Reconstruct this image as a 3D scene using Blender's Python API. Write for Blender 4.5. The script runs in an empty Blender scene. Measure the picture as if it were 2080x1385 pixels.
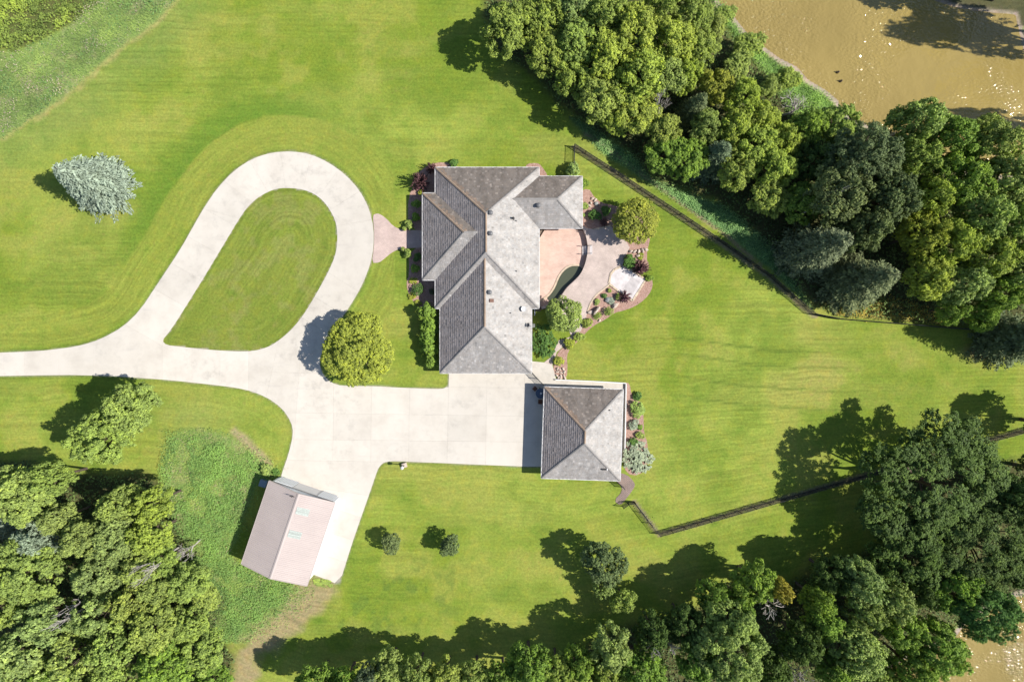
import bpy, bmesh, math, random
import numpy as np
from mathutils import Vector, Matrix
from mathutils.geometry import tessellate_polygon

# ------------------------------------------------------------------ camera, sky, sun, exposure
sc = bpy.context.scene
COL = sc.collection
HC = 88.0                              # flying height of the camera
FPX = 24.0 / 36.0 * 2080.0
S = HC / FPX                           # metres on the ground per photo pixel
cam_d = bpy.data.cameras.new('camera'); cam = bpy.data.objects.new('camera', cam_d)
COL.objects.link(cam); cam.location = (0, 0, HC); cam.rotation_euler = (0, 0, 0)
cam_d.lens = 24; cam_d.sensor_width = 36; cam_d.clip_start = 1.0; cam_d.clip_end = 4000
sc.camera = cam

SUN = Vector((0.93, -0.10, 1.0)).normalized()
EL = math.asin(SUN.z); AZ = math.atan2(SUN.x, SUN.y)
world = bpy.data.worlds.new('World'); sc.world = world; world.use_nodes = True
wn = world.node_tree; wn.nodes.clear()
sky = wn.nodes.new('ShaderNodeTexSky'); sky.sky_type = 'NISHITA'; sky.sun_disc = False
sky.sun_elevation = EL; sky.sun_rotation = AZ; sky.altitude = 300; sky.air_density = 1.0; sky.dust_density = 0.6
bg = wn.nodes.new('ShaderNodeBackground'); bg.inputs['Strength'].default_value = 0.09
wo = wn.nodes.new('ShaderNodeOutputWorld')
wn.links.new(sky.outputs[0], bg.inputs[0]); wn.links.new(bg.outputs[0], wo.inputs[0])
sun_d = bpy.data.lights.new('sun', 'SUN'); sun_d.energy = 4.6; sun_d.angle = math.radians(0.5); sun_d.color = (1.0, 0.955, 0.88)
sun = bpy.data.objects.new('sun', sun_d); COL.objects.link(sun)
sun.rotation_euler = (-SUN).to_track_quat('-Z', 'Y').to_euler(); sun.location = SUN * 150

sc.view_settings.view_transform = 'Standard'; sc.view_settings.look = 'None'
sc.view_settings.gamma = 1.0; sc.view_settings.use_curve_mapping = False
sc.view_settings.exposure = 0.58
sc.render.engine = 'CYCLES'
sc.cycles.use_denoising = True
sc.cycles.max_bounces = 4; sc.cycles.diffuse_bounces = 2; sc.cycles.glossy_bounces = 2
sc.cycles.transmission_bounces = 2; sc.cycles.transparent_max_bounces = 4
sc.cycles.caustics_reflective = False; sc.cycles.caustics_refractive = False

rng = np.random.default_rng(7); random.seed(7)
PI = math.pi

# ------------------------------------------------------------------ helpers
def G(px, py, h=0.0):
    """photo pixel seen at height h -> world x, y"""
    q = S * (1 - h / HC)
    return (px - 1040.0) * q, (692.5 - py) * q
def GP(pts, h=0.0): return [G(a, b, h) for a, b in pts]

def tag(o, label=None, cat=None, group=None, kind=None):
    if label: o['label'] = label
    if cat: o['category'] = cat
    if group: o['group'] = group
    if kind: o['kind'] = kind
    return o

def new_obj(name, data, parent=None):
    o = bpy.data.objects.new(name, data); COL.objects.link(o)
    if parent is not None: o.parent = parent
    return o
def empty(name, loc, rz=0.0):
    o = bpy.data.objects.new(name, None); COL.objects.link(o); o.location = loc; o.rotation_euler = (0, 0, rz)
    o.empty_display_size = 0.3
    return o

class MB:
    def __init__(s): s.v = []; s.f = []; s.t = []
    def add(s, vs, fs, tone=1.0):
        b = len(s.v); s.v += [tuple(p) for p in vs]
        for f in fs: s.f.append(tuple(i + b for i in f)); s.t.append(tone)
    def box(s, c, d, rz=0.0, tone=1.0, taper=1.0):
        x, y, z = d[0] / 2, d[1] / 2, d[2] / 2; cs, sn = math.cos(rz), math.sin(rz); vs = []
        for k, q in ((-1, 1.0), (1, taper)):
            for i, j in ((-1, -1), (1, -1), (1, 1), (-1, 1)):
                a, b = i * x * q, j * y * q
                vs.append((c[0] + a * cs - b * sn, c[1] + a * sn + b * cs, c[2] + k * z))
        s.add(vs, [(3, 2, 1, 0), (4, 5, 6, 7), (0, 1, 5, 4), (1, 2, 6, 5), (2, 3, 7, 6), (3, 0, 4, 7)], tone)
    def tube(s, pts, rad, n=6, tone=1.0, cap=True):
        rings = []
        for i, p in enumerate(pts):
            p = Vector(p); a = Vector(pts[max(i - 1, 0)]); b = Vector(pts[min(i + 1, len(pts) - 1)])
            d = (b - a).normalized(); u = d.orthogonal().normalized(); w = d.cross(u)
            r = rad[i] if hasattr(rad, '__len__') else rad
            rings.append([p + (u * math.cos(q) + w * math.sin(q)) * r for q in [2 * PI * k / n for k in range(n)]])
        vs = [p for r in rings for p in r]; fs = []
        for i in range(len(pts) - 1):
            for k in range(n):
                fs.append((i * n + k, i * n + (k + 1) % n, (i + 1) * n + (k + 1) % n, (i + 1) * n + k))
        if cap: fs += [tuple(range(n - 1, -1, -1)), tuple(range((len(pts) - 1) * n, len(pts) * n))]
        s.add(vs, fs, tone)
    def lathe(s, prof, c=(0, 0, 0), n=16, tone=1.0):
        vs = []; fs = []
        for r, z in prof:
            for k in range(n): vs.append((c[0] + r * math.cos(2 * PI * k / n), c[1] + r * math.sin(2 * PI * k / n), c[2] + z))
        for i in range(len(prof) - 1):
            for k in range(n): fs.append((i * n + k, i * n + (k + 1) % n, (i + 1) * n + (k + 1) % n, (i + 1) * n + k))
        fs += [tuple(range(n - 1, -1, -1)), tuple(range((len(prof) - 1) * n, len(prof) * n))]
        s.add(vs, fs, tone)
    def prism(s, poly, z0, z1, tone=1.0):
        """vertical extrusion of a polygon (world xy list, any winding)"""
        a = sum(poly[i][0] * poly[(i + 1) % len(poly)][1] - poly[(i + 1) % len(poly)][0] * poly[i][1] for i in range(len(poly)))
        if a < 0: poly = poly[::-1]
        n = len(poly); vs = [(x, y, z0) for x, y in poly] + [(x, y, z1) for x, y in poly]
        tri = tessellate_polygon([[Vector((x, y, 0)) for x, y in poly]]); fs = []
        for t in tri:
            p, q, r = [poly[i] for i in t]
            if (q[0] - p[0]) * (r[1] - p[1]) - (q[1] - p[1]) * (r[0] - p[0]) < 0: t = (t[0], t[2], t[1])
            fs.append(tuple(i + n for i in t))
        for i in range(n): fs.append((i, (i + 1) % n, (i + 1) % n + n, i + n))
        s.add(vs, fs, tone)
    def build(s, name, mat, parent=None, smooth=False):
        me = bpy.data.meshes.new(name); me.from_pydata(s.v, [], s.f)
        at = me.attributes.new('tone', 'FLOAT', 'FACE'); at.data.foreach_set('value', np.array(s.t, np.float32))
        if mat: me.materials.append(mat)
        if smooth: me.polygons.foreach_set('use_smooth', np.ones(len(me.polygons), bool))
        me.update()
        return new_obj(name, me, parent)

def quad_mesh(name, V, tone, mat):
    """V (n,4,3) quads"""
    n = V.shape[0]; me = bpy.data.meshes.new(name)
    me.vertices.add(n * 4); me.vertices.foreach_set('co', V.reshape(-1).astype(np.float32))
    me.loops.add(n * 4); me.loops.foreach_set('vertex_index', np.arange(n * 4, dtype=np.int32))
    me.polygons.add(n); me.polygons.foreach_set('loop_start', np.arange(0, n * 4, 4, dtype=np.int32))
    me.update(calc_edges=True)
    at = me.attributes.new('tone', 'FLOAT', 'FACE'); at.data.foreach_set('value', tone.astype(np.float32))
    if mat: me.materials.append(mat)
    return me

def leaf_quads(P, N, L, W, fold=0.18, T=None):
    """diamond leaves: P base points (n,3), N normals, L lengths, W widths; T optional direction"""
    n = len(P); N = N / (np.linalg.norm(N, axis=1, keepdims=True) + 1e-9)
    if T is None: T = rng.normal(size=(n, 3))
    T = T - N * (T * N).sum(1, keepdims=True); T /= (np.linalg.norm(T, axis=1, keepdims=True) + 1e-9)
    B = np.cross(N, T); L = np.broadcast_to(L, (n,))[:, None]; W = np.broadcast_to(W, (n,))[:, None]
    a = P - T * L * 0.5; c = P + T * L * 0.5
    b = P + B * W * 0.5 + N * W * fold; d = P - B * W * 0.5 + N * W * fold
    return np.stack([a, b, c, d], 1)

def poly_sd(P, poly):
    """signed distance (negative inside) of points (n,2) to polygon"""
    poly = np.asarray(poly, float); n = len(poly); best = np.full(len(P), 1e18); ins = np.zeros(len(P), bool)
    for i in range(n):
        a = poly[i]; b = poly[(i + 1) % n]; e = b - a; w = P - a
        t = np.clip((w @ e) / (e @ e + 1e-12), 0, 1); d = w - t[:, None] * e
        best = np.minimum(best, (d * d).sum(1))
        c = ((a[1] <= P[:, 1]) & (b[1] > P[:, 1])) | ((b[1] <= P[:, 1]) & (a[1] > P[:, 1]))
        with np.errstate(divide='ignore', invalid='ignore'):
            xx = a[0] + (P[:, 1] - a[1]) / (b[1] - a[1]) * (b[0] - a[0])
        ins ^= c & (P[:, 0] < xx)
    d = np.sqrt(best); return np.where(ins, -d, d)
def line_d(P, pts):
    best = np.full(len(P), 1e18)
    for a, b in zip(pts[:-1], pts[1:]):
        a = np.array(a, float); b = np.array(b, float); e = b - a; w = P - a
        t = np.clip((w @ e) / (e @ e + 1e-12), 0, 1); d = w - t[:, None] * e
        best = np.minimum(best, (d * d).sum(1))
    return np.sqrt(best)
def sstep(a, b, x):
    t = np.clip((x - a) / (b - a), 0, 1); return t * t * (3 - 2 * t)
_grids = {}
def vnoise(x, y, scale, seed):
    """smooth value noise in [0,1]"""
    if seed not in _grids: _grids[seed] = np.random.default_rng(seed + 100).random((256, 256))
    g = _grids[seed]; u = np.asarray(x) / scale + 1000.3; v = np.asarray(y) / scale + 1000.7
    i = np.floor(u).astype(int); j = np.floor(v).astype(int); fu = u - i; fv = v - j
    fu = fu * fu * (3 - 2 * fu); fv = fv * fv * (3 - 2 * fv)
    q = lambda a, b: g[a % 256, b % 256]
    return (q(i, j) * (1 - fu) + q(i + 1, j) * fu) * (1 - fv) + (q(i, j + 1) * (1 - fu) + q(i + 1, j + 1) * fu) * fv
def fbm(x, y, scale, seed, o=4):
    s = 0; a = 1; t = 0
    for k in range(o): s = s + a * vnoise(x, y, scale / 2 ** k, seed + k); t += a; a *= 0.55
    return s / t
def smooth_poly(pts, it=2, closed=True):
    p = np.array(pts, float)
    for _ in range(it):
        q = np.roll(p, -1, 0) if closed else p[1:]; b = p if closed else p[:-1]
        r = np.empty((len(b) * 2, 2)); r[0::2] = b * .75 + q * .25; r[1::2] = b * .25 + q * .75
        if not closed: r = np.vstack([p[:1], r, p[-1:]])
        p = r
    return [tuple(a) for a in p]

# ------------------------------------------------------------------ materials
class NT:
    def __init__(s, name):
        s.m = bpy.data.materials.new(name); s.m.use_nodes = True; s.t = s.m.node_tree; s.t.nodes.clear()
        s.out = s.n('ShaderNodeOutputMaterial')
    def n(s, typ, **kw):
        d = s.t.nodes.new(typ)
        for k, v in kw.items(): setattr(d, k, v)
        return d
    def l(s, a, b): s.t.links.new(a, b)
    def pos(s):
        g = s.n('ShaderNodeNewGeometry'); return g.outputs['Position']
    def noise(s, vec, scale, detail=4, rough=.55, sc3=None):
        d = s.n('ShaderNodeTexNoise'); d.inputs['Scale'].default_value = scale; d.inputs['Detail'].default_value = detail
        d.inputs['Roughness'].default_value = rough
        if sc3:
            m = s.n('ShaderNodeMapping'); m.inputs['Scale'].default_value = sc3; s.l(vec, m.inputs[0]); vec = m.outputs[0]
        s.l(vec, d.inputs['Vector']); return d.outputs['Fac']
    def ramp(s, fac, stops):
        r = s.n('ShaderNodeValToRGB'); e = r.color_ramp.elements
        while len(e) < len(stops): e.new(0.5)
        for q, (p, c) in zip(e, stops): q.position = p; q.color = (*c, 1) if len(c) == 3 else c
        s.l(fac, r.inputs[0]); return r.outputs[0]
    def mathn(s, op, a, b=None, clamp=False):
        d = s.n('ShaderNodeMath', operation=op); d.use_clamp = clamp
        for i, q in enumerate((a, b)):
            if q is None: continue
            if isinstance(q, (int, float)): d.inputs[i].default_value = q
            else: s.l(q, d.inputs[i])
        return d.outputs[0]
    def mix(s, fac, a, b, typ='MIX'):
        d = s.n('ShaderNodeMix', data_type='RGBA', blend_type=typ)
        for i, q in ((0, fac), (6, a), (7, b)):
            if isinstance(q, (int, float)): d.inputs[i].default_value = q
            elif isinstance(q, (tuple, list)): d.inputs[i].default_value = (*q, 1) if len(q) == 3 else q
            else: s.l(q, d.inputs[i])
        return d.outputs[2]
    def maprange(s, v, a, b, c, d):
        m = s.n('ShaderNodeMapRange'); s.l(v, m.inputs[0])
        for i, q in enumerate((a, b, c, d)): m.inputs[i + 1].default_value = q
        return m.outputs[0]
    def attr(s, name, kind='Fac'):
        d = s.n('ShaderNodeAttribute'); d.attribute_name = name; return d.outputs[kind]
    def gray(s, v):
        d = s.n('ShaderNodeCombineColor'); 
        for i in range(3): s.l(v, d.inputs[i])
        return d.outputs[0]
    def bump(s, h, strength, dist=0.05):
        b = s.n('ShaderNodeBump'); b.inputs['Strength'].default_value = strength; b.inputs['Distance'].default_value = dist
        s.l(h, b.inputs['Height']); return b.outputs[0]
    def principled(s, col, rough=0.85, spec=0.25, normal=None, metal=0.0):
        p = s.n('ShaderNodeBsdfPrincipled')
        if isinstance(col, (tuple, list)): p.inputs['Base Color'].default_value = (*col, 1)
        else: s.l(col, p.inputs['Base Color'])
        if isinstance(rough, (int, float)): p.inputs['Roughness'].default_value = rough
        else: s.l(rough, p.inputs['Roughness'])
        p.inputs['Specular IOR Level'].default_value = spec; p.inputs['Metallic'].default_value = metal
        if normal is not None: s.l(normal, p.inputs['Normal'])
        s.l(p.outputs[0], s.out.inputs[0]); return p

def mat_plain(name, col, rough=0.7, spec=0.25, var=0.18, scale=6.0, metal=0.0, tone=True, bump=0.15):
    m = NT(name); ps = m.pos(); f = m.noise(ps, scale, 5)
    c = m.mix(1.0, col, m.gray(m.maprange(f, 0.25, 0.75, 1 - var, 1 + var)), 'MULTIPLY')
    if tone: c = m.mix(1.0, c, m.gray(m.attr('tone')), 'MULTIPLY')
    m.principled(c, rough, spec, m.bump(m.noise(ps, scale * 6, 3), bump, 0.03) if bump else None, metal)
    return m.m

def mat_leaf(name, trans=0.22, rough=0.6, spec=0.15):
    m = NT(name); oi = m.n('ShaderNodeObjectInfo')
    t = m.attr('tone')                                   # 0..2, 1 = mean
    hs = m.n('ShaderNodeHueSaturation')
    m.l(oi.outputs['Color'], hs.inputs['Color'])
    m.l(m.maprange(t, 0.4, 1.6, 0.515, 0.488), hs.inputs['Hue']); m.l(t, hs.inputs['Value'])
    m.l(m.maprange(t, 0.4, 1.6, 0.9, 1.05), hs.inputs['Saturation'])
    p = m.n('ShaderNodeBsdfPrincipled'); m.l(hs.outputs[0], p.inputs['Base Color'])
    p.inputs['Roughness'].default_value = rough; p.inputs['Specular IOR Level'].default_value = spec
    tr = m.n('ShaderNodeBsdfTranslucent'); m.l(m.mix(1.0, hs.outputs[0], (1.0, 1.15, 0.6), 'MULTIPLY'), tr.inputs[0])
    mx = m.n('ShaderNodeMixShader'); mx.inputs[0].default_value = trans
    m.l(p.outputs[0], mx.inputs[1]); m.l(tr.outputs[0], mx.inputs[2]); m.l(mx.outputs[0], m.out.inputs[0])
    return m.m

def mat_ground():
    m = NT('lawn_and_soil'); ps = m.pos(); c = m.attr('gcol', 'Color'); lawn = m.attr('lawnmask'); mow = m.attr('mow')
    warp = m.noise(ps, 0.12, 3)
    cx = m.n('ShaderNodeCombineXYZ'); m.l(m.mathn('ADD', mow, m.mathn('MULTIPLY', warp, 1.6)), cx.inputs[0])
    m.l(m.mathn('MULTIPLY', m.noise(ps, 0.05, 2), 3.0), cx.inputs[1])
    st = m.maprange(m.noise(cx.outputs[0], 2.4, 3, .6), 0.3, 0.7, -1.0, 1.0)
    amp = m.mathn('MULTIPLY', m.maprange(m.noise(ps, 0.045, 3), 0.40, 0.60, 0.06, 0.2), lawn)
    stv = m.mathn('ADD', m.mathn('MULTIPLY', st, amp), 1.0)
    c = m.mix(1.0, c, m.gray(stv), 'MULTIPLY')
    f1 = m.noise(ps, 3.2, 6, 0.72); f2 = m.noise(ps, 0.9, 4, 0.6)
    c = m.mix(1.0, c, m.gray(m.maprange(f1, 0.25, 0.75, 0.70, 1.32)), 'MULTIPLY')
    f3 = m.noise(ps, 9.0, 4, 0.7); c = m.mix(1.0, c, m.gray(m.maprange(f3, 0.25, 0.75, 0.80, 1.2)), 'MULTIPLY')
    f4 = m.noise(ps, 1.7, 5, 0.65); brn = m.mix(1.0, c, (1.12, .90, 1.25), 'MULTIPLY')
    c = m.mix(m.mathn('MULTIPLY', m.maprange(f4, 0.55, 0.7, 0.0, 0.8), m.maprange(m.noise(ps, .07, 3), .42, .6, .15, 1.0)), c, brn)
    yel = m.mix(1.0, c, (1.22, 1.08, 0.95), 'MULTIPLY')
    c = m.mix(m.maprange(f2, 0.5, 0.72, 0.0, 0.75), c, yel)
    drk = m.mix(1.0, c, (0.78, 0.9, 0.8), 'MULTIPLY')
    c = m.mix(m.maprange(f2, 0.47, 0.28, 0.0, 0.9), c, drk)
    m.principled(c, 0.95, 0.1, m.bump(m.noise(ps, 9, 4, .7), 0.5, 0.05)); return m.m

def mat_concrete():
    m = NT('broom_finished_concrete'); ps = m.pos(); oi = m.n('ShaderNodeObjectInfo')
    c = m.ramp(m.noise(ps, 0.35, 6, .62), [(0.3, (.50, .455, .395)), (0.5, (.56, .515, .45)), (0.72, (.595, .55, .485))])
    blot = m.noise(ps, 0.8, 7, .7); gat = m.noise(ps, 0.09, 2)
    f = m.mathn('MULTIPLY', m.maprange(blot, 0.5, 0.72, 0, 1), m.maprange(gat, 0.42, 0.58, 0, 1))
    c = m.mix(m.mathn('MULTIPLY', f, 0.55), c, (.31, .285, .255))
    trk = m.noise(ps, 0.5, 5, .6, (0.35, 2.2, 1)); c = m.mix(m.maprange(trk, 0.6, 0.78, 0, 0.3), c, (.36, .34, .33))
    big = m.noise(ps, 0.045, 3, .6); c = m.mix(m.maprange(big, .48, .66, 0, .30), c, (.43, .40, .355))
    spk = m.noise(ps, 5, 5, .75); c = m.mix(m.maprange(spk, .62, .8, 0, .35), c, (.33, .31, .3))
    c = m.mix(1.0, c, m.gray(m.maprange(oi.outputs['Random'], 0, 1, .95, 1.04)), 'MULTIPLY')
    m.principled(c, 0.9, 0.2, m.bump(m.noise(ps, 14, 4), 0.2, 0.02)); return m.m

def mat_paver(name, cols, bw=0.22, rz=0.0):
    m = NT(name); ps = m.pos(); mp = m.n('ShaderNodeMapping'); mp.inputs['Rotation'].default_value = (0, 0, rz); m.l(ps, mp.inputs[0])
    b = m.n('ShaderNodeTexBrick'); b.inputs['Scale'].default_value = 1.0; b.inputs['Brick Width'].default_value = bw * 2; b.inputs['Row Height'].default_value = bw
    b.inputs['Mortar Size'].default_value = 0.012; b.inputs['Mortar Smooth'].default_value = 0.3
    b.inputs['Color1'].default_value = (*cols[0], 1); b.inputs['Color2'].default_value = (*cols[1], 1); b.inputs['Mortar'].default_value = (*cols[2], 1)
    m.l(mp.outputs[0], b.inputs['Vector'])
    c = m.mix(1.0, b.outputs['Color'], m.gray(m.maprange(m.noise(ps, 0.7, 6, .65), .28, .72, .8, 1.16)), 'MULTIPLY')
    c = m.mix(m.maprange(m.noise(ps, 2.2, 6, .7), .58, .8, 0, .5), c, cols[3])
    h = m.mathn('SUBTRACT', 1.0, b.outputs['Fac'])
    m.principled(c, 0.88, 0.2, m.bump(h, 0.5, 0.02)); return m.m

def mat_shingle():
    m = NT('weathered_cedar_shingle'); ps = m.pos(); c = m.attr('scol', 'Color')
    g = m.noise(ps, 1.1, 6, .68); c = m.mix(1.0, c, m.gray(m.maprange(g, .28, .72, .82, 1.18)), 'MULTIPLY')
    gr = m.noise(ps, 9, 4, .7); c = m.mix(1.0, c, m.gray(m.maprange(gr, .25, .75, .84, 1.16)), 'MULTIPLY')
    m.principled(c, 0.9, 0.15, m.bump(gr, 0.3, 0.02)); return m.m

def mat_water(name, col, bump_s, scale, rough=0.06):
    m = NT(name); ps = m.pos()
    c = m.mix(m.maprange(m.noise(ps, 0.06, 4), .35, .65, 0, 1), tuple(q * .9 for q in col), tuple(q * 1.08 for q in col))
    n1 = m.noise(ps, scale, 2, .5, (1, 1.5, 1)); n2 = m.noise(ps, scale * .3, 2, .5)
    patch = m.maprange(m.noise(ps, .10, 3), .40, .62, .15, 1.0)
    hh = m.mathn('ADD', m.mathn('MULTIPLY', m.mathn('MULTIPLY', n1, .5), patch), m.mathn('MULTIPLY', n2, .28))
    m.principled(c, rough, 0.5, m.bump(hh, bump_s, 0.34)); return m.m

def mat_mulch():
    m = NT('red_bark_mulch'); ps = m.pos()
    v = m.n('ShaderNodeTexVoronoi'); v.inputs['Scale'].default_value = 9; m.l(ps, v.inputs['Vector'])
    c = m.ramp(m.noise(ps, 4, 6, .75), [(.25, (.2, .11, .085)), (.5, (.36, .225, .18)), (.75, (.52, .37, .31))])
    c = m.mix(m.maprange(m.noise(ps, .6, 3), .45, .7, 0, .5), c, (.42, .28, .225))
    m.principled(c, .95, .1, m.bump(v.outputs['Distance'], .8, .05)); return m.m

def mat_metal_roof():
    m = NT('faded_rose_steel_sheet'); ps = m.pos()
    c = m.ramp(m.noise(ps, .3, 5), [(.3, (.43, .365, .34)), (.7, (.48, .41, .38))])
    c = m.mix(m.maprange(m.noise(ps, 2.2, 6, .7), .6, .85, 0, .4), c, (.34, .28, .26))
    m.principled(c, .5, .3, None, 0.0); return m.m

M = {}
M['ground'] = mat_ground(); M['concrete'] = mat_concrete()
M['patio_low'] = mat_paver('salmon_paver', [(.63, .445, .365), (.57, .40, .33), (.47, .34, .285), (.42, .30, .25)], .16)
M['patio_up'] = mat_paver('buff_paver', [(.53, .435, .385), (.48, .39, .35), (.41, .34, .30), (.43, .37, .28)], .16, .4)
M['walk_paver'] = mat_paver('rose_paver', [(.54, .42, .37), (.49, .375, .335), (.40, .31, .28), (.42, .33, .29)], .16, .2)
M['path_paver'] = mat_paver('grey_brown_paver', [(.27, .2, .17), (.23, .175, .155), (.15, .12, .1), (.3, .24, .2)], .2, .7)
M['stone_pad'] = mat_plain('pale_limestone_slab', (.56, .515, .505), .9, .2, .2, 1.6, tone=True)
M['coping'] = mat_plain('buff_coping_stone', (.52, .42, .31), .85, .2, .22, 3.0)
M['shingle'] = mat_shingle(); M['mulch'] = mat_mulch()
M['white'] = mat_plain('white_paint', (.62, .61, .6), .45, .4, .05, 2, bump=0)
M['siding'] = mat_plain('cream_siding', (.55, .5, .43), .7, .3, .06, 2)
M['glass'] = mat_plain('dark_window_glass', (.03, .035, .04), .06, .6, .1, 1, bump=0)
M['darkmetal'] = mat_plain('black_coated_steel', (.018, .018, .02), .45, .4, .1, 4, bump=0)
M['vent'] = mat_plain('grey_vent_metal', (.13, .13, .135), .5, .4, .15, 4, bump=0)
M['copper'] = mat_plain('brown_flue_metal', (.2, .11, .08), .5, .4, .2, 4, bump=0)
M['steel_roof'] = mat_metal_roof()
M['steel_wall'] = mat_plain('pale_steel_siding', (.72, .74, .76), .5, .4, .06, 1.5, bump=0)
M['skylight'] = mat_plain('frosted_fibreglass', (.37, .41, .375), .5, .4, .3, 9, bump=0)
M['stonewall'] = mat_plain('retaining_block', (.24, .19, .16), .9, .2, .25, 5)
M['rock'] = mat_plain('pale_boulder', (.52, .43, .36), .9, .2, .28, 2.6, bump=.5)
M['rockgrey'] = mat_plain('grey_boulder', (.27, .28, .27), .9, .2, .28, 2.6, bump=.5)
M['bark'] = mat_plain('grey_brown_bark', (.11, .085, .065), .95, .1, .3, 5, bump=.5)
M['deadwood'] = mat_plain('bleached_dead_wood', (.5, .45, .42), .9, .15, .25, 5)
M['leaf'] = mat_leaf('broad_leaf'); M['needle'] = mat_leaf('needle', .1, .7, .15)
M['river'] = mat_water('silty_river_water', (.28, .21, .066), 1.0, 2.3, .035)
M['pond'] = mat_water('dark_pond_water', (.075, .085, .055), 0.05, 3, .1)
M['tabletop'] = mat_plain('slate_blue_table', (.05, .075, .12), .3, .5, .1, 4, bump=0)
M['wicker'] = mat_plain('brown_wicker', (.16, .08, .05), .8, .2, .25, 30)
M['terracotta'] = mat_plain('tan_planter', (.45, .3, .2), .8, .2, .15, 6)
M['utility'] = mat_plain('blue_grey_sheet_metal', (.2, .25, .3), .5, .4, .1, 4, bump=0)
# ------------------------------------------------------------------ plan outlines, in photo pixels on the ground
DRIVE = [(-160,722),(0,716),(60,714),(100,711),(160,703),(205,689),(250,664),(285,630),(320,577),(366.6,507),(400,447),(416,420),(441,383),(475,347),(512.5,322.6),(553,310),
 (593,307.7),(630.5,313.3),(667.7,330.4),(702,355),(730,386),(750,423.5),(759,464),(759,501),(753,535),(736,579),(711,622),(680,665),(657,705),(648,735),(655,760),(672,777),(696,784),
 (761,784),(809,787),(858,789),(898,790),(907.5,785.6),(912,776),(912,735),(1090,735),(1090,790),(1118,800),(1112,947),(1060,947),(944,942),(828,937),(793,936),(779.6,939),(771.5,946),(766,956),
 (752,998),(734.5,1047),(712.5,1111),(689,1187),(653.5,1172.5),(628,1163),(672,1030),(560,990),(570,971),(575,954),(587,919.6),(596,880),(591.5,856),(573,828.5),(540,805),(494,789),(419,779.6),(326,770),(186,761),(0,763),(-160,768)]
ISLAND = [(590,382),(621,386),(649,400),(669,423.5),(683,451.5),(686,482.5),(683,513.5),(671,544.6),(646,591),(618,638),(593,669),(568,690.5),(543.5,706),(506,714.7),(444,712),(382,706),(323,699),(348,669),(376,625),(413,566),(450,504),(481.5,451.5),(500,423.5),(522,402),(550,387),(568,382.5)]
FRONT_WALK = [(757,438),(764,434),(772,435),(786,445),(798,459),(814,467),(829,467.6),(872,468),(872,503),(829,504),(810.5,506),(795,513.5),(782.6,524),(770,534),(755,534),(760,501),(760,464)]
LOWER = [(1086,458),(1184,464),(1191,480),(1194,499),(1193,518),(1189.5,535),(1180,557.5),(1165,572.5),(1152,584),(1144.5,595),(1136,607),(1122,615),(1097,624),(1086,624)]
WALLLINE = [(1183,462),(1191,480),(1194,499),(1193,518),(1189.5,535),(1180,557.5),(1165,572.5),(1152,584),(1144.5,595),(1136,607),(1122,615),(1099,624)]
UPPER = [(1183,462),(1191,480),(1194,499),(1193,518),(1189.5,535),(1180,557.5),(1165,572.5),(1152,584),(1144.5,595),(1136,607),(1128,630),(1150,660),(1161,683),(1150,687),(1135,691),(1129,704),(1120,724.6),(1105,736),(1122,742),(1131,715),(1146,702),(1162,690),(1180,672),(1189.5,649.5),(1193,632.6),(1199,616),(1210,599),(1225,587.6),(1238,578),(1237,572),(1241,557),(1249,548),(1264,540),(1266,534),(1270,520),(1279,503),(1268,485),(1240,459.6),(1206,466)]
PAD = [(1263,541),(1285,551),(1311.5,568),(1285,611),(1259,594),(1237,576),(1240,557.5),(1248,548)]
POND = [(1186,546),(1180,541.5),(1172.6,539),(1161,540),(1150,546),(1141,556),(1135,567),(1129.5,582),(1120,597),(1110,606),(1120,613),(1134,605),(1143,593),(1150.5,582.5),(1164,571),(1179,556)]
BED_S = [(1189.5,650),(1193,632.6),(1199,616),(1210,599),(1225,588),(1237,579),(1259,597),(1286,613),(1313,569),(1320,560),(1326.6,574),(1323,591),(1310,608),(1289,623),(1266.5,631),(1248,635),(1229,649.5),(1206,661),(1189.5,676),(1173,694.6),(1157.6,708),(1151,723),(1153,745),(1151,769),(1130,769),(1122,745),(1132,716),(1147,703),(1163,690),(1181,672)]
BED_NE = [(1170,395),(1195,381),(1207,401),(1223,412.6),(1240,416),(1275,425),(1318,450),(1322,480),(1312,520),(1320,548),(1300,556),(1268,540),(1270,520),(1279,503),(1268,485),(1240,459),(1206,466),(1170,463)]
BED_N = [(1066,345),(1070,333),(1090,331),(1099,336),(1113,357),(1112,366),(1066,366)]
BED_W = [(829,398),(845,372),(848,352),(872,334),(900,329),(930,336),(930,350),(900,356),(895,470),(829,468)]
BED_W2 = [(830,503),(895,503),(895,640),(862,632),(840,614),(827,590),(826,570),(831,560)]
WALK = [(1062,732),(1105,736),(1122,742),(1129.5,769.7),(1152,771.5),(1272,777),(1271,850),(1270,903),(1262,940),(1240,940),(1120,800),(1075,775)]
GPATH = [(1250,958),(1273,963),(1288,978),(1290,987.6),(1279,1003),(1273,1011),(1259.6,1027),(1247,1016),(1265,997),(1259.6,983),(1250,975)]
GBED = [(1268,777),(1279,778),(1282,800),(1292,813),(1306,818),(1307,850),(1308,880),(1316,900),(1316,945),(1298,966),(1272,962),(1264,930),(1270,903)]
FENCE_NE = [(1166,298),(1233,341),(1300,385),(1380,437),(1470,497),(1560,560),(1610,604),(1650,638),(1700,648),(1850,660),(2000,672),(2130,690)]
FENCE_SE = [(1276,1020),(1288,1018),(1338,1084),(1440,1055),(1590,1012),(1720,975),(1860,935),(2000,895),(2130,860)]
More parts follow.
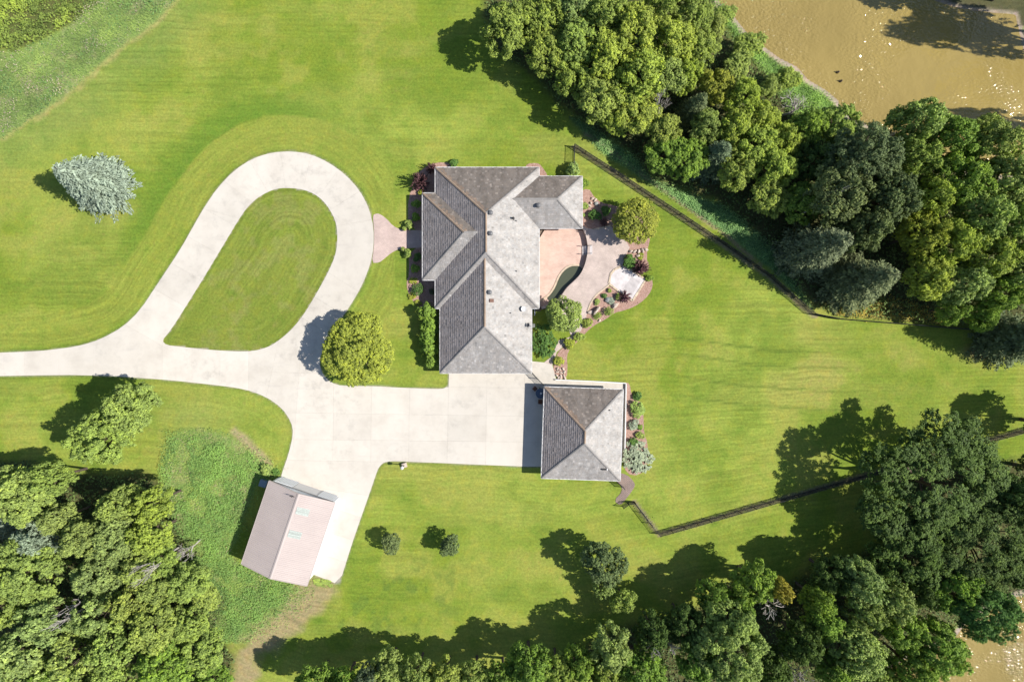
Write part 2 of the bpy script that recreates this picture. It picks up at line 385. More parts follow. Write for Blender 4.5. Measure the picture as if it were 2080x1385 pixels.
RIVER1 = [(1380,-240),(1440,-60),(1470,-8),(1493,12),(1513.6,38.7),(1528.6,56.6),(1558,80.5),(1594,107),(1630,125),(1653.7,152),(1689.5,173),(1716,195),(1722,214.6),(1746,229.5),(1785,250),(1840,285),(1920,318),(2010,345),(2110,352),(2250,400),(2700,440),(2700,330),(2400,330),(2190,285),(2130,200),(2096,80),(2082,18),(2000,10),(1955,2),(1860,-30),(1780,-100),(1720,-240)]
RIVER2 = [(1700,1700),(1760,1420),(1795,1392),(1850,1352),(1900,1335),(1955,1310),(1985,1270),(2030,1247),(2080,1224),(2200,1190),(2700,1180),(2700,1700)]
WATER_Z = -1.7
MEADOW = [(-60,100),(30,105),(85,82),(150,47),(212,-40),(380,-40),(358,0),(318,40),(268,78),(228,108),(188,142),(150,180),(98,216),(48,252),(0,282),(-60,320)]
CROP = [(-60,-60),(230,-60),(208,0),(150,43),(85,78),(30,102),(0,97),(-60,110)]
WEEDS = [(345,885),(400,868),(470,885),(520,925),(560,958),(545,978),(525,975),(465,1125),(490,1147),(620,1193),(640,1203),(560,1262),(490,1305),(440,1300),(400,1250),(380,1120),(345,1040),(325,960)]
LUSH_BANK = [(1440,-40),(1478,-4),(1500,36),(1545,86),(1610,130),(1645,160),(1690,184),(1712,210),(1740,240),(1775,262),(1740,290),(1660,290),(1600,230),(1560,150),(1500,70)]
LUSH_EDGE = [(1160,238),(1200,255),(1240,285),(1290,318),(1320,360),(1400,395),(1480,420),(1560,490),(1620,580),(1650,628),(1560,541),(1480,478),(1400,424),(1300,358),(1215,303)]
GOLD = [(1690,640),(1740,590),(1800,600),(1850,610),(1930,650),(1940,660),(1850,652)]
WOOD1 = [(975,-80),(985,40),(1000,110),(1080,150),(1130,210),(1180,255),(1260,300),(1330,370),(1450,410),(1560,500),(1640,620),(1720,640),(1850,650),(2080,680),(2200,690),(2200,360),(1900,320),(1740,240),(1600,180),(1480,40),(1440,-80)]
WOOD2 = [(-60,945),(60,930),(130,960),(180,960),(300,960),(345,985),(360,1060),(400,1110),(440,1180),(460,1230),(440,1290),(480,1330),(470,1460),(-60,1460)]
WOOD3 = [(560,1405),(800,1360),(960,1372),(1060,1345),(1180,1320),(1260,1270),(1400,1240),(1480,1180),(1600,1175),(1720,1130),(1800,1100),(1850,960),(2000,930),(2160,930),(2160,1215),(2030,1240),(1900,1330),(1790,1385),(1700,1500),(560,1500)]
SOIL = [(640,1215),(560,1270),(490,1318),(470,1385),(520,1400),(545,1350),(600,1290),(680,1230)]

def unpx(x, y): return x / S + 1040.0, 692.5 - y / S
def ground_z(x, y):
    x = np.atleast_1d(np.asarray(x, float)); y = np.atleast_1d(np.asarray(y, float)); P = np.stack(unpx(x, y), 1)
    d = np.minimum(poly_sd(P, RIVER1), poly_sd(P, RIVER2)) * S
    z = -1.7 * (1 - sstep(0.0, 6.5, d)) - 1.6 * (1 - sstep(-5, 0.0, d))
    dl = poly_sd(P, LOWER)
    z = np.where(dl < 4.0, -0.85, z)
    return z

# ------------------------------------------------------------------ ground sheet
def build_ground():
    far = np.array([60, 120, 260, 600, 1500.])
    xs = np.concatenate([-(72 + far[::-1]), np.arange(-72, 72.01, 0.3), 72 + far])
    ys = np.concatenate([-(50 + far[::-1]), np.arange(-50, 50.01, 0.3), 50 + far])
    X, Y = np.meshgrid(xs, ys); nx, ny = len(xs), len(ys); x = X.ravel(); y = Y.ravel()
    px, py = unpx(x, y); P = np.stack([px, py], 1)
    z = ground_z(x, y)
    # colours (albedo)
    n1 = fbm(px, py, 230, 1); n2 = fbm(px, py, 70, 5); n3 = fbm(px, py, 22, 9); n4 = fbm(px * .35, py, 60, 13)
    def C(*c): return np.array(c)[None, :]
    t = np.clip((n1 - .35) / .3, 0, 1)[:, None]
    col = C(0.159, 0.216, 0.026) * (1 - t) + C(0.216, 0.266, 0.045) * t
    t = sstep(.5, .68, n2)[:, None]; col = col * (1 - t * .55) + C(0.263, 0.271, 0.057) * t * .55
    t = sstep(.5, .30, n2)[:, None]; col = col * (1 - t * .5) + C(0.118, 0.181, 0.023) * t * .5
    t = sstep(.55, .72, n4)[:, None]; col = col * (1 - t * .3) + C(0.251, 0.266, 0.059) * t * .3
    def blend(w, c, a=1.0):
        nonlocal col
        w = np.clip(w * a, 0, 1)[:, None]; col = col * (1 - w) + C(*c) * w
    dd = poly_sd(P, DRIVE); di = poly_sd(P, ISLAND)
    west = (px < 800) & (py < 720)
    ring = dd + 14 * (n2 - .5)
    # worn, paler mowing ring along the loop drive and the lusher band outside of it
    w = sstep(4, 16, ring) * sstep(78, 70, ring) * west
    blend(w, (0.204, 0.241, 0.040), .75)
    nw = np.exp(-(((px - 440) / 260) ** 2 + ((py - 330) / 230) ** 2))
    w = sstep(72, 79, ring) * sstep(150, 84, ring) * west * sstep(.1, .6, nw)
    blend(w, (0.110, 0.188, 0.023), .9)
    blend(np.exp(-(((px - 260) / 190) ** 2 + ((py - 590) / 70) ** 2)) * sstep(72, 90, dd), (0.165, 0.200, 0.035), .5)
    # dark rim of lush grass next to the paving
    for q in (dd, -di): blend(sstep(9, 1, q) * (q > -2), (0.104, 0.164, 0.029), .5)
    blend((di < 0) * 1.0, (0.151, 0.191, 0.031), .75)
    blend((di < 0) * sstep(.5, .66, n3), (0.200, 0.213, 0.059), .6)
    # bluish coarse grass at the meadow side
    w = sstep(120, 30, line_d(P, [(0, 285), (190, 145), (360, 0)]) + 60 * (n2 - .5)); blend(w, (0.185, 0.240, 0.074), .35)
    blend(sstep(12, 1, line_d(P, [(-20, 296), (98, 220), (150, 184), (190, 146), (228, 112), (270, 80), (320, 42), (360, 0)]) + 22 * (n3 - .45)), (0.371, 0.294, 0.129), .5)
    # right lawn: dry patches
    w = np.exp(-(((px - 1700) / 190) ** 2 + ((py - 760) / 70) ** 2)); blend(w * sstep(.42, .6, n2), (0.285, 0.258, 0.080), .45)
    for a, b in ((690, 64), (722, 70), (768, 80), (806, 64)):
        w = sstep(4, .5, np.abs(py - (a + 26 * np.sin((px - 1400) / 190.)) + 6 * (n2 - .5))) * sstep(1330, 1420, px) * sstep(1800, 1640, px); blend(w, (0.100, 0.147, 0.025), .65)
    # clover spots
    w = np.exp(-(((px - 860) / 130) ** 2 + ((py - 1200) / 55) ** 2)) + np.exp(-(((px - 740) / 90) ** 2 + ((py - 1260) / 45) ** 2))
    blend(sstep(.57, .64, n3) * np.clip(w * 1.4, 0, 1), (0.085, 0.147, 0.029), .45)
    w = np.exp(-(((px - 1150) / 160) ** 2 + ((py - 180) / 120) ** 2)); blend(w * sstep(.5, .6, n2), (0.110, 0.177, 0.029), .6)
    # rough areas
    blend(sstep(6, -6, poly_sd(P, MEADOW) + 12 * (n3 - .5)), (.185, .265, .075)); blend(sstep(6, -6, poly_sd(P, MEADOW)) * sstep(.55, .7, n3), (.29, .27, .15), .7)
    blend(sstep(4, -4, poly_sd(P, CROP)), (.10, .11, .035))
    blend(sstep(8, -8, poly_sd(P, WEEDS) + 16 * (n3 - .5)), (.165, .255, .065)); blend(sstep(8, -8, poly_sd(P, WEEDS)) * sstep(.56, .7, n3), (.33, .30, .15), .6)
    blend(np.exp(-(((px - 380) / 90) ** 2 + ((py - 845) / 40) ** 2)), (.24, .27, .075), .5)
    ln = line_d(P, [(475, 875), (500, 900), (530, 925), (545, 945)]); blend(sstep(14, 3, ln + 14 * (n3 - .5)), (.33, .25, .16), .8)
    ln = line_d(P, [(620, 1200), (650, 1205), (600, 1250), (540, 1290), (500, 1330), (490, 1385)]); blend(sstep(44, 8, ln + 46 * (n3 - .5) + 14 * (n2 - .5)), (.31, .235, .14), .8)
    blend(sstep(10, -10, poly_sd(P, LUSH_BANK) + 10 * (n3 - .5)), (.10, .19, .04)); blend(sstep(8, -6, poly_sd(P, LUSH_EDGE) + 10 * (n3 - .5)), (.10, .20, .07)); blend(sstep(8, -6, poly_sd(P, GOLD)), (.2, .19, .06))
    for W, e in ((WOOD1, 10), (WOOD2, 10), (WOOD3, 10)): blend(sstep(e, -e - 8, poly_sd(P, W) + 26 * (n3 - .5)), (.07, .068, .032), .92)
    # mulch strips under the fences and the earth edge along the wood
    blend(sstep(6.5, 3.5, line_d(P, [(a, b + 1) for a, b in FENCE_NE]) + 4 * (n3 - .5)) * (px < 1660), (.22, .18, .115), .85)
    blend(sstep(6.5, 3.5, line_d(P, [(a, b + 1) for a, b in FENCE_SE[1:]]) + 3 * (n3 - .5)), (.2, .17, .11), .85)
    blend(sstep(5, 1.5, line_d(P, [(1190, 272), (1250, 312), (1320, 366), (1400, 425), (1475, 478), (1545, 540)]) + 7 * (n3 - .5)), (.24, .18, .12), .8)
    blend(np.exp(-(((px - 2000) / 36) ** 2 + ((py - 715) / 14) ** 2)), (.28, .17, .13), .9)
    blend(np.exp(-(((px - 225) / 46) ** 2 + ((py - 425) / 26) ** 2)), (.30, .26, .09), .35)
    # river banks
    dr = np.minimum(poly_sd(P, RIVER1), poly_sd(P, RIVER2)); blend(sstep(15, 6, dr + 8 * (n3 - .5)), (.34, .28, .22)); blend(sstep(3, -4, dr), (.2, .14, .07))
    w = (px > 1830) & (py < 40); blend(w * sstep(2, 10, dr), (.075, .075, .04), .95)  # far bank darkened: shade of the overhanging trees painted into the ground colour
    blend(sstep(2, -2, dd) * (di > 0), (.30, .27, .23)); blend((poly_sd(P, LOWER) < 6) * 1.0, (.2, .16, .13))
    rough = np.zeros(len(P))
    for W in (MEADOW, CROP, WEEDS, LUSH_BANK, LUSH_EDGE, GOLD, WOOD1, WOOD2, WOOD3): rough = np.maximum(rough, sstep(4, -4, poly_sd(P, W)))
    lawn = 1 - rough
    # direction of mowing
    mow = y + 0.02 * x
    mow = np.where(px > 1150, y * .985 - .17 * x * sstep(700, 1000, py), mow)
    mow = np.where(west & (dd < 78), dd * S, mow); mow = np.where(di < 0, -di * S, mow)
    mow = np.where((px < 620) & (py > 760), dd * S, mow)
    me = bpy.data.meshes.new('lawn')
    idx = np.arange(nx * ny).reshape(ny, nx)
    q = np.stack([idx[:-1, :-1], idx[:-1, 1:], idx[1:, 1:], idx[1:, :-1]], -1).reshape(-1, 4)
    me.vertices.add(nx * ny); me.vertices.foreach_set('co', np.stack([x, y, z], 1).astype(np.float32).ravel())
    me.loops.add(q.size); me.loops.foreach_set('vertex_index', q.astype(np.int32).ravel())
    me.polygons.add(len(q)); me.polygons.foreach_set('loop_start', np.arange(0, q.size, 4, dtype=np.int32)); me.update(calc_edges=True)
    me.polygons.foreach_set('use_smooth', np.ones(len(q), bool))
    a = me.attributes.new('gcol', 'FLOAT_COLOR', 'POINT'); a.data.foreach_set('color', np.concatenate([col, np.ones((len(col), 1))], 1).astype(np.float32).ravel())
    a = me.attributes.new('mow', 'FLOAT', 'POINT'); a.data.foreach_set('value', mow.astype(np.float32))
    a = me.attributes.new('lawnmask', 'FLOAT', 'POINT'); a.data.foreach_set('value', lawn.astype(np.float32))
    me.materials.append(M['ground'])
    tag(new_obj('ground', me), 'mown green lawn and rough ground around the house', kind='structure')
build_ground()

# ------------------------------------------------------------------ river
mb = MB(); mb.add([(a, b, WATER_Z) for a, b in GP([(1340,-260),(2720,-260),(2720,470),(1340,470)], WATER_Z)], [(3, 2, 1, 0)])
tag(mb.build('river', M['river']), 'brown silty river behind the wood', kind='structure')
mb = MB(); mb.add([(a, b, WATER_Z) for a, b in GP([(1680,1150),(2720,1150),(2720,1720),(1680,1720)], WATER_Z)], [(3, 2, 1, 0)])
tag(mb.build('river', M['river']), 'brown silty river at the lower right', kind='structure')

# ------------------------------------------------------------------ concrete drive, slab by slab
def build_drive():
    bm = bmesh.new(); outer = smooth_poly(DRIVE, 1); isl = smooth_poly(ISLAND, 2)
    pts = [Vector((x, y, 0)) for x, y in outer] + [Vector((x, y, 0)) for x, y in isl]
    vs = [bm.verts.new(p) for p in pts]
    for t in tessellate_polygon([pts[:len(outer)], pts[len(outer):]]):
        try: bm.faces.new([vs[i] for i in t])
        except ValueError: pass
    def cut(p, n, faces=None):
        faces = bm.faces[:] if faces is None else faces
        g = list(faces); g += list({e for f in faces for e in f.edges}); g += list({v for f in faces for v in f.verts})
        bmesh.ops.bisect_plane(bm, geom=g, dist=1e-4, plane_co=p, plane_no=n)
    for x in range(-150, 1140, 34): cut(Vector((x + .37, 0, 0)), Vector((1, 0, 0)))
    for y in range(310, 1200, 34): cut(Vector((0, y + .41, 0)), Vector((0, 1, 0)))
    segs = []
    for x, y in ((412,422),(379,479),(346,533),(313,587),(256,660)): segs.append(((x - 9, y - 5), (x + 84, y + 48)))
    for th in range(196, 372, 22):
        c, s = math.cos(math.radians(th)), math.sin(math.radians(th)); segs.append(((593 + 82 * c, 475 + 82 * s), (593 + 180 * c, 475 + 180 * s)))
    for x, y in ((665,553),(638,603),(612,645)): segs.append(((x - 6, y - 4), (x + 88, y + 54)))
    for x in (-90,-20,50,120,190): segs.append(((x, 690), (x, 775)))
    for x in (330,390,447,505): segs.append(((x, 694), (x, 800)))
    segs += [((566,692),(540,812)), ((612,700),(596,912)), ((678,770),(676,934)), ((755,780),(753,942)), ((832,780),(830,942)), ((912,735),(908,950)), ((990,735),(986,950)), ((1066,735),(1062,950)),
             ((588,838),(1120,846)), ((908,786),(1120,788)), ((590,892),(1120,898)), ((540,756),(690,760)), ((572,934),(790,938)), ((560,978),(764,1008)), ((645,1022),(752,1056)), ((630,1068),(738,1104)), ((612,1112),(724,1148))]
    wpx = 0.15
    for a, b in segs:
        a = Vector((*a, 0)); b = Vector((*b, 0)); e = b - a; L = e.length; e.normalize(); n = Vector((-e.y, e.x, 0))
        near = lambda f, m: abs((f.calc_center_median() - a).dot(n)) < m and -30 < (f.calc_center_median() - a).dot(e) < L + 30
        for q in (-wpx / 2, wpx / 2): cut(a + n * q, n, [f for f in bm.faces if near(f, 60)])
        kill = [f for f in bm.faces if abs((f.calc_center_median() - a).dot(n)) < wpx * .45 and 0 < (f.calc_center_median() - a).dot(e) < L]
        bmesh.ops.delete(bm, geom=kill, context='FACES')
    root = tag(empty('driveway', (*G(800, 860), 0)), 'pale concrete drive with a teardrop loop and a wide court', kind='structure')
    base = Vector((*G(800, 860), 0))
    left = set(bm.faces)
    while left:
        f0 = left.pop(); comp = [f0]; stack = [f0]
        while stack:
            f = stack.pop()
            for e in f.edges:
                for g in e.link_faces:
                    if g in left: left.discard(g); comp.append(g); stack.append(g)
        if sum(f.calc_area() for f in comp) < 25: continue
        m2 = bmesh.new(); vm = {}
        for f in comp:
            for v in f.verts:
                if v not in vm: vm[v] = m2.verts.new(Vector((*G(v.co.x, v.co.y), 0.035)) - base)
            m2.faces.new([vm[v] for v in f.verts])
        bmesh.ops.recalc_face_normals(m2, faces=m2.faces[:])
        if sum(f.normal.z for f in m2.faces) < 0: bmesh.ops.reverse_faces(m2, faces=m2.faces[:])
        bmesh.ops.dissolve_limit(m2, angle_limit=.01, verts=m2.verts[:], edges=m2.edges[:])
        ed = [e for e in m2.edges if len(e.link_faces) == 1]
        r = bmesh.ops.extrude_edge_only(m2, edges=ed)
        for v in [q for q in r['geom'] if isinstance(q, bmesh.types.BMVert)]: v.co.z -= 0.09
        me = bpy.data.meshes.new('slab'); m2.to_mesh(me); m2.free(); me.materials.append(M['concrete']); new_obj('slab', me, root)
    bm.free()
build_drive()

def sheet(name, poly, mat, z0, z1, sm=1, kind='structure', label=None):
    mb = MB(); mb.prism(GP(smooth_poly(poly, sm) if sm else poly), z0, z1); o = mb.build(name, mat); tag(o, label, kind=kind); return o
sheet('front_walk', FRONT_WALK, M['walk_paver'], -.05, .045, label='rose paver walk from the loop drive to the front door')
sheet('lower_patio', LOWER, M['patio_low'], -.84, -.60, label='sunken salmon paver patio beside the house')
sheet('upper_patio', UPPER, M['patio_up'], -.7, .05, 0, label='buff paver terrace round the sunken patio')
sheet('garage_walk', WALK, M['concrete'], -.05, .042, 0, label='concrete walk along two sides of the detached garage')
sheet('garden_path', GPATH, M['path_paver'], -.05, .04, label='brown paver path at the corner of the detached garage')
for nm, p, lb in (('planting_bed', BED_S, 'curved red mulch bed below the upper terrace'), ('planting_bed', BED_NE, 'red mulch bed between house and round yellow-green tree'), ('planting_bed', BED_N, 'small mulch bed on the far side of the house'),
              ('planting_bed', BED_W, 'mulch bed in the house shadow north of the front walk'), ('planting_bed', BED_W2, 'mulch bed in the house shadow south of the front walk'), ('planting_bed', GBED, 'mulch bed beside the detached garage')):
    sheet(nm, p, M['mulch'], -.05, .03, label=lb)

def ribbon(name, line, w, z0, z1, mat, parent=None, side=0.0, loc=None, sm=2):
    """a wall or edging of width w (m) along a pixel polyline, shifted sideways by side (m)"""
    p = GP(smooth_poly(line, sm, False)); n = len(p); L = []; R = []
    for i in range(n):
        a = Vector(p[max(i - 1, 0)]); b = Vector(p[min(i + 1, n - 1)]); d = (b - a).normalized(); nn = Vector((-d.y, d.x)); q = Vector(p[i]) + nn * side
        L.append(tuple(q + nn * w / 2)); R.append(tuple(q - nn * w / 2))
    mb = MB(); mb.prism(L + R[::-1], z0, z1); o = mb.build(name, mat, parent)
    return o

# retaining wall between the terraces, in two runs with the steps between them
def wall_run(line, lab):
    a = G(*line[0]); t = empty('retaining_wall', (a[0], a[1], -.6)); tag(t, lab, 'wall', 'retaining walls between the terraces')
    o = ribbon('wall_face', line, .22, -.84, .075, M['stonewall'], t, side=.12); o.matrix_parent_inverse = Matrix.Translation((-a[0], -a[1], .6))
    o = ribbon('cap', line, .34, .075, .13, M['patio_up'], t, side=.14); o.matrix_parent_inverse = Matrix.Translation((-a[0], -a[1], .6))
wall_run(WALLLINE[:3] , 'short curved retaining wall from the house corner to the patio steps')
wall_run(WALLLINE[3:], 'long curved retaining wall behind the dark pond')
a = G(1193, 508); st = empty('stone_steps', (a[0], a[1], -.6)); tag(st, 'short flight of pale stone steps between the two terraces', 'steps')
for i in range(4):
    mb = MB(); mb.box((-.42 + i * .3, 0, -.12 + .165 * (i + 1) - .1), (.32, 1.15, .165 * (i + 1) + .2 - .1 * 0), 0); mb.v = [(x, y, min(z, .165 * (i + 1)) if z > 0 else -.2) for x, y, z in mb.v]
    mb.build('tread', M['stone_pad'], st)
for s in (-1, 1):
    mb = MB(); pts = [(-.5, s * .5, .1), (-.5, s * .5, .9), (.45, s * .5, 1.45), (.45, s * .5, .6)]
    mb.tube(pts, .03, 6); mb.build('handrail', M['darkmetal'], st)
tag(sheet('pond', POND, M['pond'], -.62, -.565, 1, None), 'dark green kidney-shaped pond at the foot of the curved wall', 'pond', kind='structure')
o = ribbon('pond_edging', [(1186,540.5),(1180,539),(1172.6,536.8),(1161,537.8),(1149,544),(1139.5,554),(1133,566),(1127.5,581),(1118,596),(1106,606),(1096,611)], .22, -.62, -.52, M['coping']); tag(o, 'pale stone edging curving round the pond', 'edging')

# pale stone pad with a lighter border
root = tag(empty('stone_terrace', (*G(1272, 576), 0)), 'pale stone sitting pad with a buff border beside the purple shrubs', kind='structure'); ib = Matrix.Translation((-root.location.x, -root.location.y, 0))
mb = MB(); mb.prism(GP(PAD), -.05, .09); o = mb.build('slab', M['stone_pad'], root); o.matrix_parent_inverse = ib
mb = MB(); mb.prism(GP([(1284,562),(1300,573),(1283,601),(1264,588)]), .09, .098, .82); o = mb.build('inlay', M['stone_pad'], root); o.matrix_parent_inverse = ib
pd = GP(PAD + PAD[:1])
for i in range(len(PAD)):
    a = Vector(pd[i]); b = Vector(pd[i + 1]); n = max(1, round((b - a).length / .62)); ang = math.atan2((b - a).y, (b - a).x)
    for k in range(n):
        c = a + (b - a) * ((k + .5) / n); mb = MB(); mb.box((c.x, c.y, .08), ((b - a).length / n - .03, .24 + random.uniform(-.03, .05), .12), ang, random.uniform(.9, 1.12)); o = mb.build('border_stone', M['coping'], root); o.matrix_parent_inverse = ib
# terrace edging along the bed
for ln, lab in (([(1193,634),(1199,617),(1210,600),(1225,588.5),(1237,579)], 'buff stone edging between terrace and lower mulch bed'), ([(1206,466.5),(1222,463),(1241,459)], 'buff stone edging between terrace and bed by the house')):
    tag(ribbon('stone_edging', ln, .2, -.02, .12, M['coping']), lab, 'edging')
# low white kerb walls at the garage walk
for ln, lab in (([(1128,771),(1200,774),(1271,778)], 'low white kerb wall between garage walk and lawn'), ([(1271,779),(1270,850),(1268,930)], 'low white kerb wall beside the plants by the garage')):
    tag(ribbon('kerb_wall', ln, .13, -.02, .38, M['white'], sm=0), lab, 'wall')
# ------------------------------------------------------------------ hip roofs with single shingles
HE = 2.5; TAN = 0.63
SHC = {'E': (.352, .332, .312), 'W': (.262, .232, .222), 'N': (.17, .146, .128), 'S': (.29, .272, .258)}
class Rect:
    def __init__(s, x0, x1, y0, y1, sides, dz=0.0):
        s.x0, s.x1, s.y0, s.y1, s.sides, s.dz = x0, x1, y0, y1, sides, dz
    def height(s, x, y):
        d = np.full(np.shape(x), 1e9)
        if 'W' in s.sides: d = np.minimum(d, x - s.x0)
        if 'E' in s.sides: d = np.minimum(d, s.x1 - x)
        if 'S' in s.sides: d = np.minimum(d, y - s.y0)
        if 'N' in s.sides: d = np.minimum(d, s.y1 - y)
        ins = (x >= s.x0 - .1) & (x <= s.x1 + .1) & (y >= s.y0 - .1) & (y <= s.y1 + .1)
        return np.where(ins, HE + s.dz + TAN * d, -99)
    def planes(s):
        W, H = s.x1 - s.x0, s.y1 - s.y0; out = []
        for sd in s.sides:
            L, D = (H, W) if sd in 'WE' else (W, H)
            a, b = ('S', 'N') if sd in 'WE' else ('W', 'E')          # low-u end, high-u end
            la, lb = a in s.sides, b in s.sides
            opp = {'W': 'E', 'E': 'W', 'N': 'S', 'S': 'N'}[sd] in s.sides
            vm = D / 2 if opp else D
            if la and lb: vm = min(vm, L / 2)
            f = {'W': lambda u, v: (s.x0 + v, s.y0 + u), 'E': lambda u, v: (s.x1 - v, s.y0 + u),
                 'S': lambda u, v: (s.x0 + u, s.y0 + v), 'N': lambda u, v: (s.x0 + u, s.y1 - v)}[sd]
            out.append((sd, L, vm, la, lb, f))
        return out

def build_roof(parent, rects, seed, stain=1.0):
    r = np.random.default_rng(seed); quads = []; cols = []
    deck = MB()
    for R in rects:
        z0 = HE + R.dz
        for sd, L, vm, la, lb, f in R.planes():
            p = [(0, 0), (L, 0), (L - (vm if lb else 0), vm), (vm if la else 0, vm)]
            vs = [(*f(u, v), z0 + TAN * v - .03) for u, v in p]
            q = (0, 1, 2, 3) if sd in 'SE' else (3, 2, 1, 0)
            deck.add(vs, [q])
            e = .245; nrow = int(vm / e) + 1
            for i in range(nrow):
                v0 = i * e - .06; v1 = min((i + 1) * e + .03, vm)
                lo = max(v0, 0) if la else 0; hi = L - (max(v0, 0) if lb else 0)
                if hi - lo < .05: continue
                u = lo - r.uniform(0, .2)
                while u < hi:
                    w = r.uniform(.14, .34); a, b = max(u, lo), min(u + w, hi); u += w + .008
                    if b - a < .02: continue
                    th = r.uniform(.055, .08); jit = r.uniform(-.02, .02)
                    P = [(*f(a, v0 + jit), z0 + TAN * v0 + th), (*f(b, v0 + jit), z0 + TAN * v0 + th), (*f(max(min(b, L - v1) if lb else b, a), v1), z0 + TAN * v1 + .012), (*f(min(max(a, v1) if la else a, b), v1), z0 + TAN * v1 + .012)]
                    Q = [(P[0][0], P[0][1], P[0][2] - .1), (P[1][0], P[1][1], P[1][2] - .1), P[1], P[0]]
                    stk = float(vnoise(a * 1.0, v0 * .10, .38, 77) + .6 * vnoise(a * 1.0, v0 * .25, 1.6, 78)) - .8
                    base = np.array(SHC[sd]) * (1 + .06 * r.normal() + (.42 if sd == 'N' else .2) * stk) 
                    hu = r.uniform(-.02, .02); base = np.clip(base * (1 + hu, 1, 1 - hu), .04, .6)
                    # lichen-orange staining near ridges and hips of the shady slopes
                    edge = min(a - (v0 if la else -9), (L - (v0 if lb else -9)) - b, vm - v0)
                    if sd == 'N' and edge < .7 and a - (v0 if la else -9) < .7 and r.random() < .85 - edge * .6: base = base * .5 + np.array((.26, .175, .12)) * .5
                    if sd == 'N' and r.random() < .08: base = base * 1.4
                    if sd == 'S' and r.random() < .05: base = base * 1.25
                    if r.random() < .02: base = base * .8
                    quads += [P, Q]; cols += [base, base * .4]  # butt faces coloured darker: painted shadow gap under each course
    V = np.array(quads); C = np.array(cols)
    hmax = np.full(V.shape[:2], -99.)
    for R in rects: hmax = np.maximum(hmax, R.height(V[..., 0], V[..., 1]))
    keep = (V[..., 2] > hmax - .02).any(1); keep[0::2] |= keep[1::2]; keep[1::2] = keep[0::2]
    V = V[keep]; C = C[keep]
    dk = deck.build('roof', M['stonewall'], parent)
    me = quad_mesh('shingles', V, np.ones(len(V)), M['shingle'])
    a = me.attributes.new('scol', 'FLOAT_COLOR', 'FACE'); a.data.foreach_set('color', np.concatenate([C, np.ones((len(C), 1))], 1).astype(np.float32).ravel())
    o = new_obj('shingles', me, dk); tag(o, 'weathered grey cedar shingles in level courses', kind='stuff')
    # ridge and hip caps
    capq = []; capc = []
    for R in rects:
        W, H = R.x1 - R.x0, R.y1 - R.y0; z0 = HE + R.dz; lines = []
        cr = {'SW': (R.x0, R.y0, 1, 1), 'SE': (R.x1, R.y0, -1, 1), 'NW': (R.x0, R.y1, 1, -1), 'NE': (R.x1, R.y1, -1, -1)}
        half = min(W, H) / 2 if len(R.sides) == 4 else (H / 2 if ('N' in R.sides and 'S' in R.sides) else W / 2)
        for k, (x, y, dx, dy) in cr.items():
            if k[0] in R.sides and k[1] in R.sides: lines.append(((x, y, z0), (x + dx * half, y + dy * half, z0 + TAN * half)))
        zt = z0 + TAN * half
        if 'N' in R.sides and 'S' in R.sides and (W > H or len(R.sides) == 3):
            lines.append(((R.x0 + (half if 'W' in R.sides else 0), (R.y0 + R.y1) / 2, zt), (R.x1 - (half if 'E' in R.sides else 0), (R.y0 + R.y1) / 2, zt)))
        else:
            lines.append((((R.x0 + R.x1) / 2, R.y0 + (half if 'S' in R.sides else 0), zt), ((R.x0 + R.x1) / 2, R.y1 - (half if 'N' in R.sides else 0), zt)))
        for A, B in lines:
            A = Vector(A); B = Vector(B); d = B - A; n = max(1, int(d.length / .26)); dn = d.normalized(); sd = Vector((-dn.y, dn.x, 0)).normalized()
            isridge = abs(d.z) < .01; northy = (A.y > (R.y0 + R.y1) / 2)
            for k in range(n):
                p = A + d * (k / n); q = A + d * ((k + 1.15) / n); up = Vector((0, 0, .135)); dr = Vector((0, 0, TAN * .13 * (1 if isridge else .7) - .125))
                c = np.array((.29, .215, .16) if ((isridge and abs(d.y) > abs(d.x)) or (northy and d.x > 0)) else (.27, .252, .238)) * r.uniform(.92, 1.08)
                for s in (-1, 1):
                    capq.append([p + up, q + up - Vector((0, 0, .008)), q + sd * s * .13 - dr - Vector((0, 0, .008)), p + sd * s * .13 - dr][::s]); capc.append(c)
    V = np.array([[tuple(v) for v in q] for q in capq]); C = np.array(capc)
    hmax = np.full(V.shape[:2], -99.)
    for R in rects: hmax = np.maximum(hmax, R.height(V[..., 0], V[..., 1]))
    k = (V[..., 2] > hmax - .12).all(1); V = V[k]; C = C[k]
    me = quad_mesh('ridge_caps', V, np.ones(len(V)), M['shingle'])
    a = me.attributes.new('scol', 'FLOAT_COLOR', 'FACE'); a.data.foreach_set('color', np.concatenate([C, np.ones((len(C), 1))], 1).astype(np.float32).ravel())
    tag(new_obj('ridge_caps', me, dk), 'orange-brown cap shingles along ridges and hips', kind='stuff')
    return dk

def gutter(parent, a, b, out):
    """white eave gutter from a to b (local xy), pushed outwards"""
    a = Vector(a); b = Vector(b); c = (a + b) / 2 + Vector(out) * .05; d = b - a; mb = MB(); ang = math.atan2(d.y, d.x)
    mb.box((c.x, c.y, HE - .02), (d.length + .06, .085, .13), ang); mb.build('gutter', M['white'], parent)

def window(parent, c, w, h, rz):
    mb = MB(); mb.box((*c,), (w + .16, .1, h + .16), rz); fr = mb.build('window', M['white'], parent)
    mb = MB(); mb.box((*c,), (w, .13, h), rz); mb.build('pane', M['glass'], fr)
def garage_door(parent, c, w, h, rz):
    mb = MB(); mb.box(c, (w + .2, .09, h + .1), rz); fr = mb.build('garage_door', M['white'], parent)
    for k in range(4):
        mb = MB(); mb.box((c[0], c[1], c[2] - h / 2 + (k + .5) * h / 4), (w, .13, h / 4 - .03), rz); mb.build('panel', M['white'], fr)

